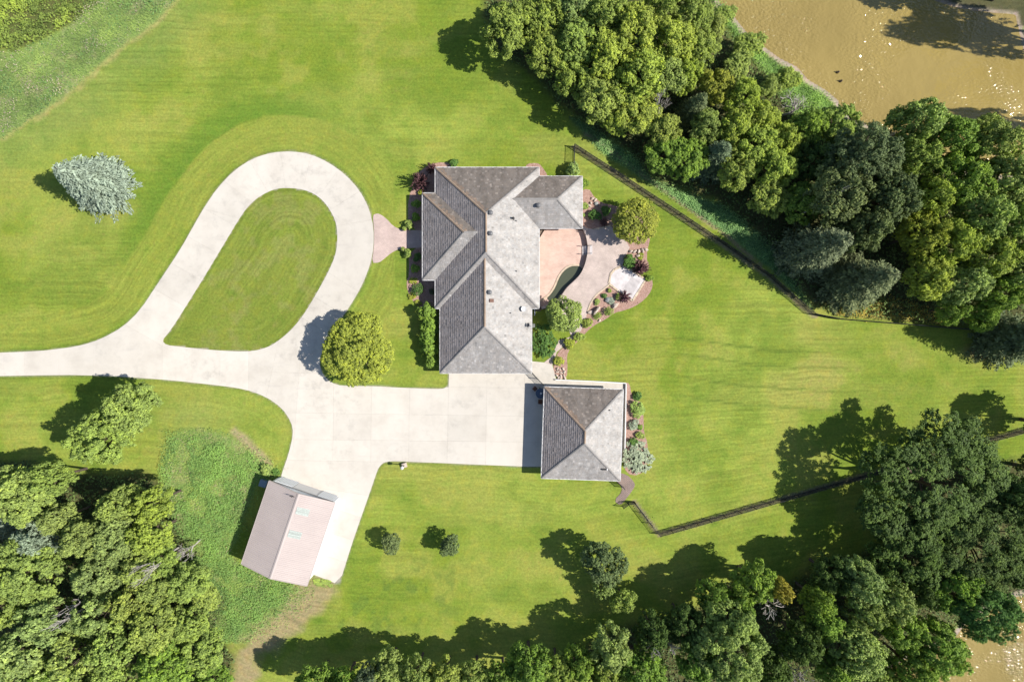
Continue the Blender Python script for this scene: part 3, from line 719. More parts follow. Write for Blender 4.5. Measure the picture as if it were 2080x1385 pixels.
# ---- the house
HX, HY = G(989.5, 560, HE)
house = empty('house', (HX, HY, 0)); tag(house, 'large house with grey hipped shingle roofs and white gutters', 'house')
def hr(x0, y0, x1, y1, sides, dz=0.0):
    a = G(x0, y1, HE); b = G(x1, y0, HE); return Rect(a[0] - HX, b[0] - HX, a[1] - HY, b[1] - HY, sides, dz)
RA = hr(884.6, 340.9, 1094.6, 626, 'WENS')
RW = hr(858.7, 392.9, 986, 568.5, 'WNS', .004)
RE = hr(992, 358.9, 1182.3, 463.5, 'ENS', .008)
RS = hr(894.3, 515, 1079.4, 757.4, 'WES', .012)
HR = [RA, RW, RE, RS]
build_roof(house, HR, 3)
def roof_h(x, y, rects): return float(max(R.height(np.array(x), np.array(y)) for R in rects))
A_ = RA
for a, b, o in (((RA.x0, RA.y1), (RA.x1, RA.y1), (0, 1)), ((RA.x0, RW.y1), (RA.x0, RA.y1), (-1, 0)), ((RA.x0, RA.y0), (RA.x0, RW.y0), (-1, 0)), ((RA.x1, RE.y1), (RA.x1, RA.y1), (1, 0)), ((RA.x1, RA.y0), (RA.x1, RE.y0), (1, 0)),
                ((RA.x0, RA.y0), (RS.x0, RA.y0), (0, -1)), ((RS.x1, RA.y0), (RA.x1, RA.y0), (0, -1)), ((RW.x0, RW.y0), (RW.x0, RW.y1), (-1, 0)), ((RW.x0, RW.y1), (RA.x0, RW.y1), (0, 1)), ((RW.x0, RW.y0), (RA.x0, RW.y0), (0, -1)),
                ((RA.x1, RE.y1), (RE.x1, RE.y1), (0, 1)), ((RE.x1, RE.y0), (RE.x1, RE.y1), (1, 0)), ((RA.x1, RE.y0), (RE.x1, RE.y0), (0, -1)), ((RS.x0, RS.y0), (RS.x0, RA.y0), (-1, 0)), ((RS.x1, RS.y0), (RS.x1, RA.y0), (1, 0)), ((RS.x0, RS.y0), (RS.x1, RS.y0), (0, -1))):
    gutter(house, a, b, o)
for i, R in enumerate(HR):
    mb = MB(); ov = .5 + .003 * i
    mb.box(((R.x0 + R.x1) / 2, (R.y0 + R.y1) / 2, (HE - .1 - .85) / 2 + .0), (R.x1 - R.x0 - 2 * ov, R.y1 - R.y0 - 2 * ov, HE - .1 + .85)); mb.build('wall', M['siding'], house)
    mb = MB(); mb.box(((R.x0 + R.x1) / 2, (R.y0 + R.y1) / 2, HE - .1 + .006 * i), (R.x1 - R.x0 - .02, R.y1 - R.y0 - .02, .03)); mb.build('soffit', M['white'], house)
for y in (-.2, 2.2, -3.6):
    window(house, (RA.x1 - .5, y - .5, 1.1), 1.5, 1.6, PI / 2)
for y in (RW.y0 + 2, RW.y1 - 2): window(house, (RW.x0 + .5, y, 1.45), 1.6, 1.4, PI / 2)
for x in (-5, 0, 4): window(house, (x, RA.y1 - .5, 1.45), 1.5, 1.3, 0)
window(house, (RE.x1 - .5, (RE.y0 + RE.y1) / 2, 1.3), 1.8, 1.4, PI / 2)
window(house, (RS.x0 + .5, RS.y0 + 4, 1.45), 1.4, 1.2, PI / 2)
for x in (-2.9, 2.7): garage_door(house, (x + (RS.x0 + RS.x1) / 2, RS.y0 + .5, 1.12), 4.6, 2.2, 0)
mb = MB(); mb.box((RW.x0 + .5, (RW.y0 + RW.y1) / 2 - .2, 1.05), (1.2, .14, 2.1), PI / 2); dr = mb.build('front_door', M['copper'], house)
mb = MB(); mb.box((RW.x0 + .4, (RW.y0 + RW.y1) / 2 + .2, 1.0), (.06, .1, .2), PI / 2); mb.build('handle', M['vent'], dr)

def on_roof(px, py, ox, oy, rects, rz=0.0):
    h = 4.0
    for _ in range(6):
        x, y = G(px, py, h); x -= ox; y -= oy
        c, s = math.cos(-rz), math.sin(-rz); x, y = x * c - y * s, x * s + y * c
        h = roof_h(x, y, rects)
    return x, y, h
def roof_pipe(parent, p, r, h, mat, name='vent_pipe'):
    mb = MB(); mb.lathe([(r * 1.9, -.12), (r * 1.8, .05), (r, .08), (r, h), (r * .9, h)], p, 10); mb.build(name, mat, parent)
def roof_turbine(parent, p, mat):
    mb = MB(); mb.lathe([(.26, -.2), (.24, .1), (.14, .12), (.14, .26), (.25, .3), (.29, .42), (.24, .54), (.08, .6)], p, 12); mb.build('roof_vent', mat, parent)
def dish(parent, p, mat, face=(.6, -.3, .75), r=.38):
    mb = MB(); mb.tube([p, (p[0], p[1], p[2] + .45)], .03, 6); m = mb.build('satellite_dish', M['vent'], parent)
    mb = MB(); mb.lathe([(.02, 0), (r * .5, .03), (r * .85, .1), (r, .16), (r * .97, .17), (r * .8, .12), (r * .4, .05), (.02, .02)], (0, 0, 0), 14)
    q = Vector(face).normalized().to_track_quat('Z', 'Y').to_matrix(); mb.v = [tuple(q @ Vector(v) + Vector((p[0], p[1], p[2] + .45))) for v in mb.v]
    mb.build('reflector', mat, m)
    mb = MB(); e = q @ Vector((0, 0, .38)); mb.tube([(p[0], p[1], p[2] + .4), (p[0] + e.x, p[1] + e.y, p[2] + .45 + e.z)], .02, 5); mb.build('feed_arm', M['vent'], m)
for x, y in ((997, 433), (996.6, 475), (995, 594), (1093.6, 418)): roof_turbine(house, on_roof(x, y, HX, HY, HR), M['vent'])
for x, y, r_, h_ in ((1042, 444, .12, .55), (1048, 449, .05, .3), (1048.5, 551, .05, .3), (1037, 636, .05, .3)): roof_pipe(house, on_roof(x, y, HX, HY, HR), r_, h_, M['darkmetal'])
p = on_roof(999, 611, HX, HY, HR); mb = MB(); mb.box((p[0], p[1], p[2] + .12), (.4, .32, .4)); fl = mb.build('flue_box', M['copper'], house)
mb = MB(); mb.box((p[0], p[1], p[2] + .36), (.5, .42, .06)); mb.build('cap', M['copper'], fl)
dish(house, on_roof(1063, 628, HX, HY, HR), M['white'], (.25, .0, 1.0), .34); dish(house, on_roof(1073, 661, HX, HY, HR), M['vent'], (-.5, .2, .8), .28)
p = on_roof(1079, 663, HX, HY, HR)
mb = MB(); mb.tube([(p[0] + .05, p[1], p[2] - .2), (p[0] + .05, p[1], p[2] + 1.0)], .035, 6)
for q in range(4): mb.tube([(p[0] - .3, p[1] - .25 + q * .16, p[2] + .55 + q * .12), (p[0] + .45, p[1] - .05 + q * .1, p[2] + .55 + q * .12)], .018, 5)
mb.build('antenna', M['white'], house)

# ---- detached garage
GX, GY = G(1182.7, 880.8, HE); GR = -math.radians(1.95)
garage = empty('detached_garage', (GX, GY, 0), GR); tag(garage, 'detached square garage with hipped grey shingle roof at the end of the court', 'garage')
q = S * (1 - HE / HC); gw, gh = 159.3 * q, 184.4 * q
GRc = [Rect(-gw / 2, gw / 2, -gh / 2, gh / 2, 'WENS')]
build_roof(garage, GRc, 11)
R = GRc[0]
for a, b, o in (((R.x0, R.y1), (R.x1, R.y1), (0, 1)), ((R.x0, R.y0), (R.x0, R.y1), (-1, 0)), ((R.x1, R.y0), (R.x1, R.y1), (1, 0)), ((R.x0, R.y0), (R.x1, R.y0), (0, -1))): gutter(garage, a, b, o)
mb = MB(); mb.box((0, 0, (HE - .15) / 2), (gw - 1.0, gh - 1.0, HE - .1)); mb.build('wall', M['siding'], garage)
mb = MB(); mb.box((0, 0, HE - .1), (gw - .02, gh - .02, .03)); mb.build('soffit', M['white'], garage)
for y in (-3.4, 0, 3.4): garage_door(garage, (R.x0 + .5, y, 1.12), 2.8, 2.2, PI / 2)
for y in (-2.5, 2.5): window(garage, (R.x1 - .5, y, 1.4), 1.2, 1.0, PI / 2)
roof_pipe(garage, on_roof(1238, 833, GX, GY, GRc, GR), .06, .35, M['darkmetal'])
p = on_roof(1227, 952.5, GX, GY, GRc, GR); mb = MB(); mb.box((p[0], p[1], p[2] + .08), (.62, .2, .3)); rv = mb.build('roof_vent', M['darkmetal'], garage)
mb = MB(); mb.box((p[0] + .36, p[1], p[2] + .1), (.14, .24, .26)); mb.build('hood', M['white'], rv)

# ---- steel shed
SE, SRISE, SW2, SL2 = 3.25, 1.3, 4.28, 5.43
SX, SY = G(585.1, 1082.7, SE); SR = math.atan2(-44.7, 132.7)
shed = empty('steel_shed', (SX, SY, 0), SR); tag(shed, 'steel shed with a low rose-pink ribbed gable roof beside the drive', 'shed')
sl = math.hypot(SW2, SRISE); pw = 2 * SL2 / 12
prof = []
for k in range(4):
    y = k * pw / 4; prof += [(y, 0), (y + .03, .035), (y + .055, .035), (y + .085, 0)]
prof.append((pw - .004, 0))
mb = MB(); n = len(prof)
mb.add([(0, y, SE + SRISE + h) for y, h in prof] + [(SW2, y, SE + h) for y, h in prof], [(i, n + i, n + i + 1, i + 1) for i in range(n - 1)])
po = mb.build('roof_panel', M['steel_roof'], shed)
pm = po.data
for k in range(12):
    for sgn in (1, -1):
        o = po if (k == 0 and sgn == 1) else new_obj('roof_panel', pm, shed)
        o.location = (0, (-SL2 + k * pw) * 1 if sgn == 1 else SL2 - k * pw, 0); o.rotation_euler = (0, 0, 0 if sgn == 1 else PI)
mb = MB(); mb.add([(0, -SL2, SE + SRISE - .03), (0, SL2, SE + SRISE - .03), (SW2, -SL2, SE - .03), (SW2, SL2, SE - .03), (-SW2, -SL2, SE - .03), (-SW2, SL2, SE - .03)], [(0, 2, 3, 1), (0, 1, 5, 4)]); mb.build('roof_deck', M['steel_wall'], shed)
mb = MB(); w = .2; dz = w * SRISE / SW2
mb.add([(0, -SL2 - .03, SE + SRISE + .06), (0, SL2 + .03, SE + SRISE + .06), (w, -SL2 - .03, SE + SRISE + .05 - dz), (w, SL2 + .03, SE + SRISE + .05 - dz), (-w, -SL2 - .03, SE + SRISE + .05 - dz), (-w, SL2 + .03, SE + SRISE + .05 - dz)], [(0, 2, 3, 1), (0, 1, 5, 4)]); mb.build('ridge_cap', M['steel_roof'], shed)
for s in (-1, 1):
    mb = MB(); mb.box((s * (SW2 + .03), 0, SE - .07), (.09, 2 * SL2 + .05, .14)); mb.build('gutter', M['steel_roof'], shed)
    for e in (-1, 1):
        mb = MB(); a = Vector((0, e * (SL2 + .03), SE + SRISE)); b = Vector((s * SW2, e * (SL2 + .03), SE))
        mb.add([a + Vector((0, -.03, .06)), a + Vector((0, .03, .06)), b + Vector((0, .03, .06)), b + Vector((0, -.03, .06)), a + Vector((0, -.03, -.12)), a + Vector((0, .03, -.12)), b + Vector((0, .03, -.12)), b + Vector((0, -.03, -.12))], [(0, 1, 2, 3), (7, 6, 5, 4), (0, 4, 5, 1), (1, 5, 6, 2), (2, 6, 7, 3), (3, 7, 4, 0)]); mb.build('gable_trim', M['steel_roof'], shed)
for px_, py_ in ((616, 1038), (600, 1084.5)):
    h = SE + .8; x, y = G(px_, py_, h); x -= SX; y -= SY; c, s = math.cos(-SR), math.sin(-SR); x, y = x * c - y * s, x * s + y * c
    mb = MB(); zf = lambda t: SE + SRISE * (1 - t / SW2) + .045
    for i in range(6):
        y0 = y - .45 + i * .15
        mb.add([(x - .75, y0, zf(x - .75)), (x + .75, y0, zf(x + .75)), (x + .75, y0 + .135, zf(x + .75) + .01), (x - .75, y0 + .135, zf(x - .75) + .01)], [(0, 1, 2, 3)], random.uniform(.85, 1.2))
    mb.build('skylight', M['skylight'], shed)
WX, WY = SW2 - .18, SL2 - .12
mb = MB(); mb.box((0, 0, SE / 2 - .05), (2 * WX, 2 * WY, SE - .1)); mb.build('wall', M['steel_wall'], shed)
for e in (-1, 1):
    mb = MB(); mb.add([(-WX, e * WY, SE - .1), (WX, e * WY, SE - .1), (0, e * WY, SE + SRISE - .1), (-WX, e * (WY - .05), SE - .1), (WX, e * (WY - .05), SE - .1), (0, e * (WY - .05), SE + SRISE - .1)], [(0, 2, 1), (3, 4, 5), (0, 1, 4, 3), (1, 2, 5, 4), (2, 0, 3, 5)]); mb.build('gable', M['steel_wall'], shed)
def ribbed_door(x0, x1, yo, name):
    mb = MB(); mb.box(((x0 + x1) / 2, WY + yo, 1.4), (x1 - x0, .05, 2.75)); d = mb.build(name, M['steel_wall'], shed)
    mb = MB(); n = int((x1 - x0) / .23)
    for k in range(n + 1): mb.box((x0 + .04 + k * (x1 - x0 - .08) / n, WY + yo + .035, 1.4), (.05, .03, 2.7), 0, .8)
    tag(mb.build('ribs', M['steel_wall'], d), kind='stuff')
ribbed_door(-3.75, -1.45, .16, 'sliding_door'); ribbed_door(1.9, 3.85, .12, 'sliding_door')
garage_door(shed, (.2, WY + .04, 1.4), 3.1, 2.75, 0)
mb = MB(); mb.box((0, WY + .1, 2.95), (8.0, .1, .12)); mb.build('door_track', M['vent'], shed)
p = Vector((-.6, SL2 - .45, SE + SRISE - .1)); mb = MB(); mb.tube([p, p + Vector((0, 0, .7))], .03, 6)
for q in range(3): mb.tube([p + Vector((-.3, 0, .4 + q * .12)), p + Vector((.3, .1, .4 + q * .12))], .018, 5)
mb.build('antenna', M['darkmetal'], shed)

# grey box in the shade behind the shed
bx = G(539, 979); t = empty('utility_box', (bx[0], bx[1], 0), SR); tag(t, 'blue-grey metal utility box in the shadow behind the pink-roofed shed', 'box')
mb = MB(); mb.box((0, 0, .45), (.85, .8, .85), 0, 1, .98); mb.build('cabinet', M['utility'], t)
mb = MB(); mb.box((0, 0, .9), (.92, .88, .06)); mb.build('lid', M['utility'], t)
mb = MB(); mb.box((0, .41, .5), (.5, .04, .5), 0, .6); mb.build('grille', M['utility'], t)

# ------------------------------------------------------------------ fences
def fence(line, h, label, name='chain_link_fence', step=1.9, group=None, mesh=True):
    P = GP(line); a0 = Vector((*P[0], 0)); t = empty(name, tuple(a0)); tag(t, label, 'fence', group)
    zz = lambda x, y: float(ground_z(x, y)[0])
    pts = []
    for (a, b) in zip(P[:-1], P[1:]):
        a = Vector(a); b = Vector(b); n = max(1, round((b - a).length / step))
        for k in range(n): pts.append(a + (b - a) * k / n)
    pts.append(Vector(P[-1]))
    L = [Vector((p.x, p.y, zz(p.x, p.y))) - a0 for p in pts]
    mb = MB(); mb.lathe([(.045, -.1), (.045, h), (.055, h + .01), (.05, h + .05), (.01, h + .08)], (0, 0, 0), 8); pm = None
    for p in L:
        if pm is None: o = mb.build('post', M['darkmetal'], t); pm = o.data
        else: o = new_obj('post', pm, t)
        o.location = p
    for nm, z in (('top_rail', h - .03), ('bottom_rail', .12)):
        mb = MB(); mb.tube([p + Vector((0, 0, z)) for p in L], .035, 6); mb.build(nm, M['darkmetal'], t)
    q = []
    for a, b in zip(L[:-1], L[1:]):
        d = b - a; ln = d.length; e = d.normalized(); sp = .16; nrm = Vector((-e.y, e.x, 0))
        n = int((ln + h) / sp)
        for k in range(n):
            for s in (0, 1):
                u0 = k * sp - h; u1 = u0 + h; z0, z1 = 0.1, h - .05
                lo, hi = max(u0, 0), min(u1, ln)
                if hi <= lo: continue
                za = z0 + (lo - u0) / h * (z1 - z0); zb = z0 + (hi - u0) / h * (z1 - z0)
                if s: za, zb = z0 + z1 - za, z0 + z1 - zb
                A = a + e * lo + Vector((0, 0, za)); B = a + e * hi + Vector((0, 0, zb)); w = Vector((0, 0, .009))
                wn = nrm * .009
                q.append([A - w, B - w, B + w, A + w]); q.append([A - wn, B - wn, B + wn, A + wn])
    if mesh:
        me = quad_mesh('wire_mesh', np.array([[tuple(v) for v in k] for k in q]), np.ones(len(q)), M['darkmetal'])
        tag(new_obj('wire_mesh', me, t), kind='stuff')
    return t
fence(FENCE_NE, 1.25, 'long black chain-link fence curving along the wood edge above the lawn')
fence(FENCE_SE[1:], 1.25, 'long black chain-link fence bending across the lower right lawn')
fence([(1166,299),(1165,331),(1164,350)], 1.25, 'short black fence from the long upper fence to the house corner', 'gate_fence')
fence([(1081,757),(1092,769),(1104,781)], 1.25, 'short black fence between the house corner and the detached garage', 'gate_fence', 1.1)
fence([(1248,972),(1257,981),(1266,989)], 1.25, 'short black fence off the lower corner of the detached garage', 'gate_fence', .9)
fence([(1288,1018),(1275,1020),(1264,1028)], 1.25, 'open black gate where the paver path meets the lower fence', 'open_gate', 1.0)

# ------------------------------------------------------------------ yard lamp
x, y = G(822, 944); t = empty('yard_lamp', (x, y, 0)); tag(t, 'yard lamp post with a stone base at the grassy edge of the court', 'lamp post')
mb = MB(); mb.box((0, 0, .25), (.6, .6, .5), .3, 1, .9); mb.build('stone_base', M['rock'], t)
mb = MB(); mb.lathe([(.07, .4), (.06, .8), (.05, 1.75), (.09, 1.8)], (0, 0, 0), 8); mb.build('post', M['vent'], t)
mb = MB(); mb.lathe([(.1, 1.8), (.16, 1.85), (.18, 2.15), (.22, 2.18), (.05, 2.36)], (0, 0, 0), 8); mb.build('lantern', M['white'], t)

# ------------------------------------------------------------------ table and chairs in the garage shadow
x, y = G(1098, 798); t = empty('garden_table', (x, y, .035)); tag(t, 'round slate-blue garden table in the shadow of the detached garage', 'table')
mb = MB(); mb.lathe([(.02, .70), (.64, .70), (.66, .715), (.66, .735), (.64, .75), (.02, .75)], (0, 0, 0), 24); mb.build('table_top', M['tabletop'], t)
mb = MB(); mb.lathe([(.3, 0), (.3, .04), (.06, .08), (.05, .7)], (0, 0, 0), 10); mb.build('pedestal', M['darkmetal'], t)
mb = MB(); mb.lathe([(.1, 0), (.14, .1), (.13, .2), (.08, .22), (.02, .18)], (x + .02, y + .02, .787), 10); tag(mb.build('flower_pot', M['white']), 'small white pot in the middle of the round table', 'pot')
for px_, py_, rz, lb in ((1086.5, 789, 2.4, 'brown wicker chair above the round table by the garage'), (1097, 815, -1.6, 'brown wicker chair below the round table by the garage')):
    x, y = G(px_, py_); c = empty('garden_chair', (x, y, .035), rz - PI / 2); tag(c, lb, 'chair', 'wicker chairs at the round table')
    mb = MB(); mb.box((0, 0, .42), (.5, .5, .08)); mb.build('seat', M['wicker'], c)
    mb = MB(); mb.box((0, .24, .68), (.5, .06, .5)); mb.build('backrest', M['wicker'], c)
    for a in (-.21, .21):
        mb = MB(); mb.box((a * 1.15, 0, .62), (.06, .46, .05)); mb.build('armrest', M['wicker'], c)
        for b in (-.21, .21):
            mb = MB(); mb.box((a, b, .19), (.05, .05, .4)); mb.build('leg', M['wicker'], c)
# ------------------------------------------------------------------ plant prototypes (unit radius, height 2)
def crown_mesh(seed, nl, n, L, rmin=.24, rmax=.42, zc=1.18, rz=.72, spread=.66, cone=0.0, gap=.0, per=13, tuft=.055, rough=1.0):
    """lobes -> tufts -> leaves"""
    r = np.random.default_rng(seed)
    d = r.normal(size=(nl, 3)); d[:, 2] = np.abs(d[:, 2]) * 1.0 - .55 * r.random(nl); d /= np.linalg.norm(d, axis=1, keepdims=True)
    rad = spread * r.uniform(1 - .38 * rough, 1 + .12 * rough, nl)
    az = np.arctan2(d[:, 1], d[:, 0]); rad *= 1 + rough * (.15 * np.sin(az * 2 + r.uniform(0, 6)) + .11 * np.sin(az * 3 + r.uniform(0, 6)) + .08 * np.sin(az * 5 + r.uniform(0, 6)))
    rad = np.minimum(rad, .95 - rmax * .4)
    c = d * rad[:, None]; c[:, 2] = zc + d[:, 2] * rz * r.uniform(.6, 1.1, nl)
    lr = r.uniform(rmin, rmax, nl)
    if cone: s = np.clip(1 - cone * (c[:, 2] - .4) / 1.6, .15, 1.2); c[:, :2] *= s[:, None]; lr *= np.clip(s, .5, 1)
    nt = max(40, n // per); k = nt * 6; li = r.choice(nl, k, p=lr ** 2 / (lr ** 2).sum())
    q = r.normal(size=(k, 3)); q /= np.linalg.norm(q, axis=1, keepdims=True)
    sq = r.uniform(.66, 1.16, k); p = c[li] + q * (lr[li] * sq)[:, None] * np.array([1, 1, .85])
    keep = ~((q[:, 2] < -.2) & (r.random(k) < .75))
    m = np.zeros(k)
    for j in range(nl):
        e = np.linalg.norm((p - c[j]) / lr[j], axis=1); m += (e < .78) & (li != j)
    keep &= ~((m > 0) & (r.random(k) < .9)); keep &= p[:, 2] > .1
    if gap: keep &= vnoise(p[:, 0] + seed, p[:, 1] + p[:, 2], .2, seed % 50) > gap
    idx = np.where(keep)[0][:nt]; tp = p[idx]; tq = q[idx]; tl = li[idx]; nt = len(idx)
    rep = r.poisson(per, nt).clip(4, None); ti = np.repeat(np.arange(nt), rep); nn = len(ti)
    o = r.normal(size=(nn, 3)); o /= np.linalg.norm(o, axis=1, keepdims=True); o *= (tuft * r.uniform(.3, 1.15, nn) * np.repeat(r.uniform(.75, 1.3, nt), rep))[:, None]; o[:, 2] *= .75
    P = tp[ti] + o
    N = o / tuft * .55 + tq[ti] * .35 + r.normal(size=(nn, 3)) * .33 + np.array([0, 0, .55])
    V = leaf_quads(P, N, L * r.uniform(.65, 1.35, nn), L * r.uniform(.5, .95, nn))
    lt = 1 + .10 * r.normal(size=nl); tt = 1 + .14 * r.normal(size=nt); t = np.clip(lt[tl][ti] * tt[ti] + .13 * r.normal(size=nn), .45, 1.7)
    return quad_mesh('crown', V, t, M['leaf']), (c, lr)

def trunk_mesh(seed, cen, r0=.075, limbs=7):
    r = np.random.default_rng(seed); mb = MB(); c, lr = cen
    mb.tube([(0, 0, -.12), (.0, .0, .05), (.01, .02, .5), (.03, -.01, .95), (.02, .02, 1.35)], [r0 * 1.35, r0, r0 * .8, r0 * .55, r0 * .2], 8)
    for j in r.choice(len(c), min(limbs, len(c)), replace=False):
        z = r.uniform(.35, .85); e = c[j]; mid = (e[0] * .45, e[1] * .45, z + (e[2] - z) * .6)
        mb.tube([(0, 0, z), mid, tuple(e)], [r0 * .45, r0 * .3, r0 * .12], 5)
    o = mb.build('trunk', M['bark']); me = o.data; bpy.data.objects.remove(o); return me

def spruce_mesh(seed, levels=26, dens=1.0, stiff=1.0):
    r = np.random.default_rng(seed); P = []; N = []; T = []; LL = []; tn = []
    for i in range(levels):
        z = .1 + 1.86 * (i / levels) ** .95 + r.uniform(-.02, .02); ln = (1 - z / 2.03) ** .8 * r.uniform(.93, 1.04)
        nb = max(6, int(6 + 9 * ln)); a0 = r.uniform(0, 6.28)
        for b in range(nb):
            az = a0 + 2 * PI * b / nb + r.normal() * .12; L = ln * r.uniform(.78, 1.08); bt = 1 + .13 * r.normal()
            ns = max(3, int(L / .055 * dens)); u = np.array([math.cos(az), math.sin(az)]); w = np.array([-u[1], u[0]])
            for s in np.linspace(.12, 1, ns):
                zz = z - .17 * L * s + .09 * L * s ** 2.2 * stiff
                for sd in (-1, 0, 1):
                    tw = (.24 * L * (1.06 - s) + .06) * (0 if sd == 0 else 1)
                    nk = 1 if sd == 0 else max(1, int(tw / .06))
                    for k in range(nk):
                        f = (k + .6) / nk; off = sd * tw * f
                        pos = u * (L * s + abs(off) * .65) + w * off
                        P.append((pos[0], pos[1], zz - abs(off) * .12 + r.normal() * .012)); d = u * 1.0 + w * sd * (.85 if sd else .0)
                        T.append((d[0] + r.normal() * .15, d[1] + r.normal() * .15, .02 + r.normal() * .12)); N.append((r.normal() * .4 + u[0] * .3, r.normal() * .4 + u[1] * .3, 1.0)); LL.append(.088 * r.uniform(.75, 1.3)); tn.append(bt + .16 * r.normal() + .12 * (s - .5))
    P = np.array(P); LL = np.array(LL)
    V = leaf_quads(P, np.array(N), LL, LL * .46, .1, np.array(T))
    return quad_mesh('crown', V, np.clip(np.array(tn), .45, 1.6), M['needle'])
def spruce_trunk():
    mb = MB(); mb.tube([(0, 0, -.1), (0, 0, .6), (0, 0, 1.4), (0, 0, 1.99)], [.06, .045, .025, .006], 7); o = mb.build('trunk', M['bark']); me = o.data; bpy.data.objects.remove(o); return me

def bare_mesh(seed, depth=5, spread=.55):
    rr = random.Random(seed); mb = MB()
    def grow(p, d, L, r, k):
        pts = [p]; q = p
        for i in range(3):
            d = (d + Vector((rr.gauss(0, .16), rr.gauss(0, .16), rr.gauss(0, .1)))).normalized(); q = q + d * L / 3; pts.append(q)
        mb.tube(pts, [r, r * .85, r * .72, r * .6], 5 if k > 2 else 4, 1, False)
        if k == 0: return
        for i in range(3 if k > 1 else 4):
            a = rr.uniform(0, 6.28); e = d.orthogonal().normalized(); e = Matrix.Rotation(a, 3, d) @ e
            grow(pts[rr.choice((2, 3, 3))], (d + e * rr.uniform(spread, spread * 1.9)).normalized(), L * rr.uniform(.6, .85), r * .6, k - 1)
    grow(Vector((0, 0, -.1)), Vector((0, 0, 1)), .75, .085, depth - 1)
    o = mb.build('branches', M['deadwood']); me = o.data; bpy.data.objects.remove(o)
    co = np.empty(len(me.vertices) * 3, np.float32); me.vertices.foreach_get('co', co); co = co.reshape(-1, 3)
    s = np.percentile(np.hypot(co[:, 0], co[:, 1]), 97); co[:, :2] /= s; co[:, 2] *= 2 / co[:, 2].max(); me.vertices.foreach_set('co', co.ravel()); me.update(); return me

def radial_mesh(seed, stems=70, per=14, L=.2, W=.09, up=.5, mat='leaf'):
    """spiky shrub or grass clump: stems fanning out of one base"""
    r = np.random.default_rng(seed); P = []; T = []; N = []; tn = []
    for i in range(stems):
        az = r.uniform(0, 6.28); el = math.acos(1 - r.random() * (1 - math.cos(1.35))); R = r.uniform(.75, 1.1); t0 = 1 + .2 * r.normal()
        d = np.array([math.sin(el) * math.cos(az), math.sin(el) * math.sin(az), math.cos(el) * 1.3])
        for s in np.linspace(.25, 1, per):
            p = d * R * s; p = p + r.normal(size=3) * .025; p[2] -= .12 * s * s * math.sin(el)
            P.append(p); T.append(d + r.normal(size=3) * .55 * up); N.append(r.normal(size=3) * .5 + [d[0] * .3, d[1] * .3, .8]); tn.append(t0 + .2 * r.normal())
    P = np.array(P); P[:, 2] = np.maximum(P[:, 2], .02); n = len(P)
    V = leaf_quads(P, np.array(N), L * r.uniform(.7, 1.3, n), W * r.uniform(.7, 1.3, n), .15, np.array(T))
    return quad_mesh('foliage', V, np.clip(np.array(tn), .4, 1.7), M[mat])
def stem_mesh():
    mb = MB()
    for k in range(5):
        a = k * 1.26; mb.tube([(0.02 * math.cos(a), .02 * math.sin(a), -.06), (.15 * math.cos(a), .15 * math.sin(a), .3), (.32 * math.cos(a), .32 * math.sin(a), .6)], [.03, .022, .01], 5)
    o = mb.build('stems', M['bark']); me = o.data; bpy.data.objects.remove(o); return me

PR = {'s': [], 'm': [], 'l': [], 'xl': [], 'a': []}
for k in range(4):
    m_, c_ = crown_mesh(20 + k, 20, 8000, .082, .22, .38, spread=.64, tuft=.085); PR['s'].append((m_, trunk_mesh(k, c_)))
for k in range(7):
    m_, c_ = crown_mesh(40 + k, 95, 25000, .052, .085, .2, spread=.86, tuft=.05, rough=1.25); PR['m'].append((m_, trunk_mesh(10 + k, c_)))
for k in range(4):
    m_, c_ = crown_mesh(60 + k, 140, 50000, .036, .07, .165, spread=.87, tuft=.036, rough=1.1); PR['l'].append((m_, trunk_mesh(20 + k, c_)))
for k in range(2):
    m_, c_ = crown_mesh(80 + k, 210, 80000, .0235, .06, .135, spread=.88, rz=.7, per=16, tuft=.028, rough=.95); PR['xl'].append((m_, trunk_mesh(30 + k, c_, .045, 14)))
for k in range(3):
    m_, c_ = crown_mesh(90 + k, 42, 11000, .062, .12, .27, spread=.76, gap=.38, tuft=.055); PR['a'].append((m_, trunk_mesh(40 + k, c_, .055, 24)))
PR['r'] = []; PR['rl'] = []
for k in range(4):
    m_, c_ = crown_mesh(200 + k, 46, 24000, .054, .18, .33, spread=.74, rz=.66, tuft=.055, rough=.5); PR['r'].append((m_, trunk_mesh(50 + k, c_)))
m_, c_ = crown_mesh(210, 120, 46000, .038, .1, .2, spread=.84, rz=.66, tuft=.037, rough=.75); PR['rl'].append((m_, trunk_mesh(55, c_)))
SPR = [spruce_mesh(1), spruce_mesh(2), spruce_mesh(3)]; SPT = spruce_trunk()
BARE = [bare_mesh(5), bare_mesh(6), bare_mesh(8, 5, .7)]
SHR = [crown_mesh(120 + k, 14, 2600, .15, .3, .46, zc=.75, rz=.75, spread=.58, tuft=.13)[0] for k in range(4)]
FINE = [crown_mesh(130 + k, 26, 6500, .085, .24, .4, zc=.7, rz=.8, spread=.66, tuft=.06)[0] for k in range(2)]
ARB = [crown_mesh(140 + k, 34, 5200, .11, .16, .3, zc=.95, rz=.95, spread=.7, cone=.42, tuft=.08)[0] for k in range(3)]
SPIKY = [radial_mesh(150), radial_mesh(151)]; GRASSY = [radial_mesh(152, 120, 5, .5, .07, .25)]
HOSTA = [crown_mesh(160, 12, 700, .3, .3, .5, zc=.35, rz=.4, spread=.6, tuft=.18)[0]]
STEM = stem_mesh()
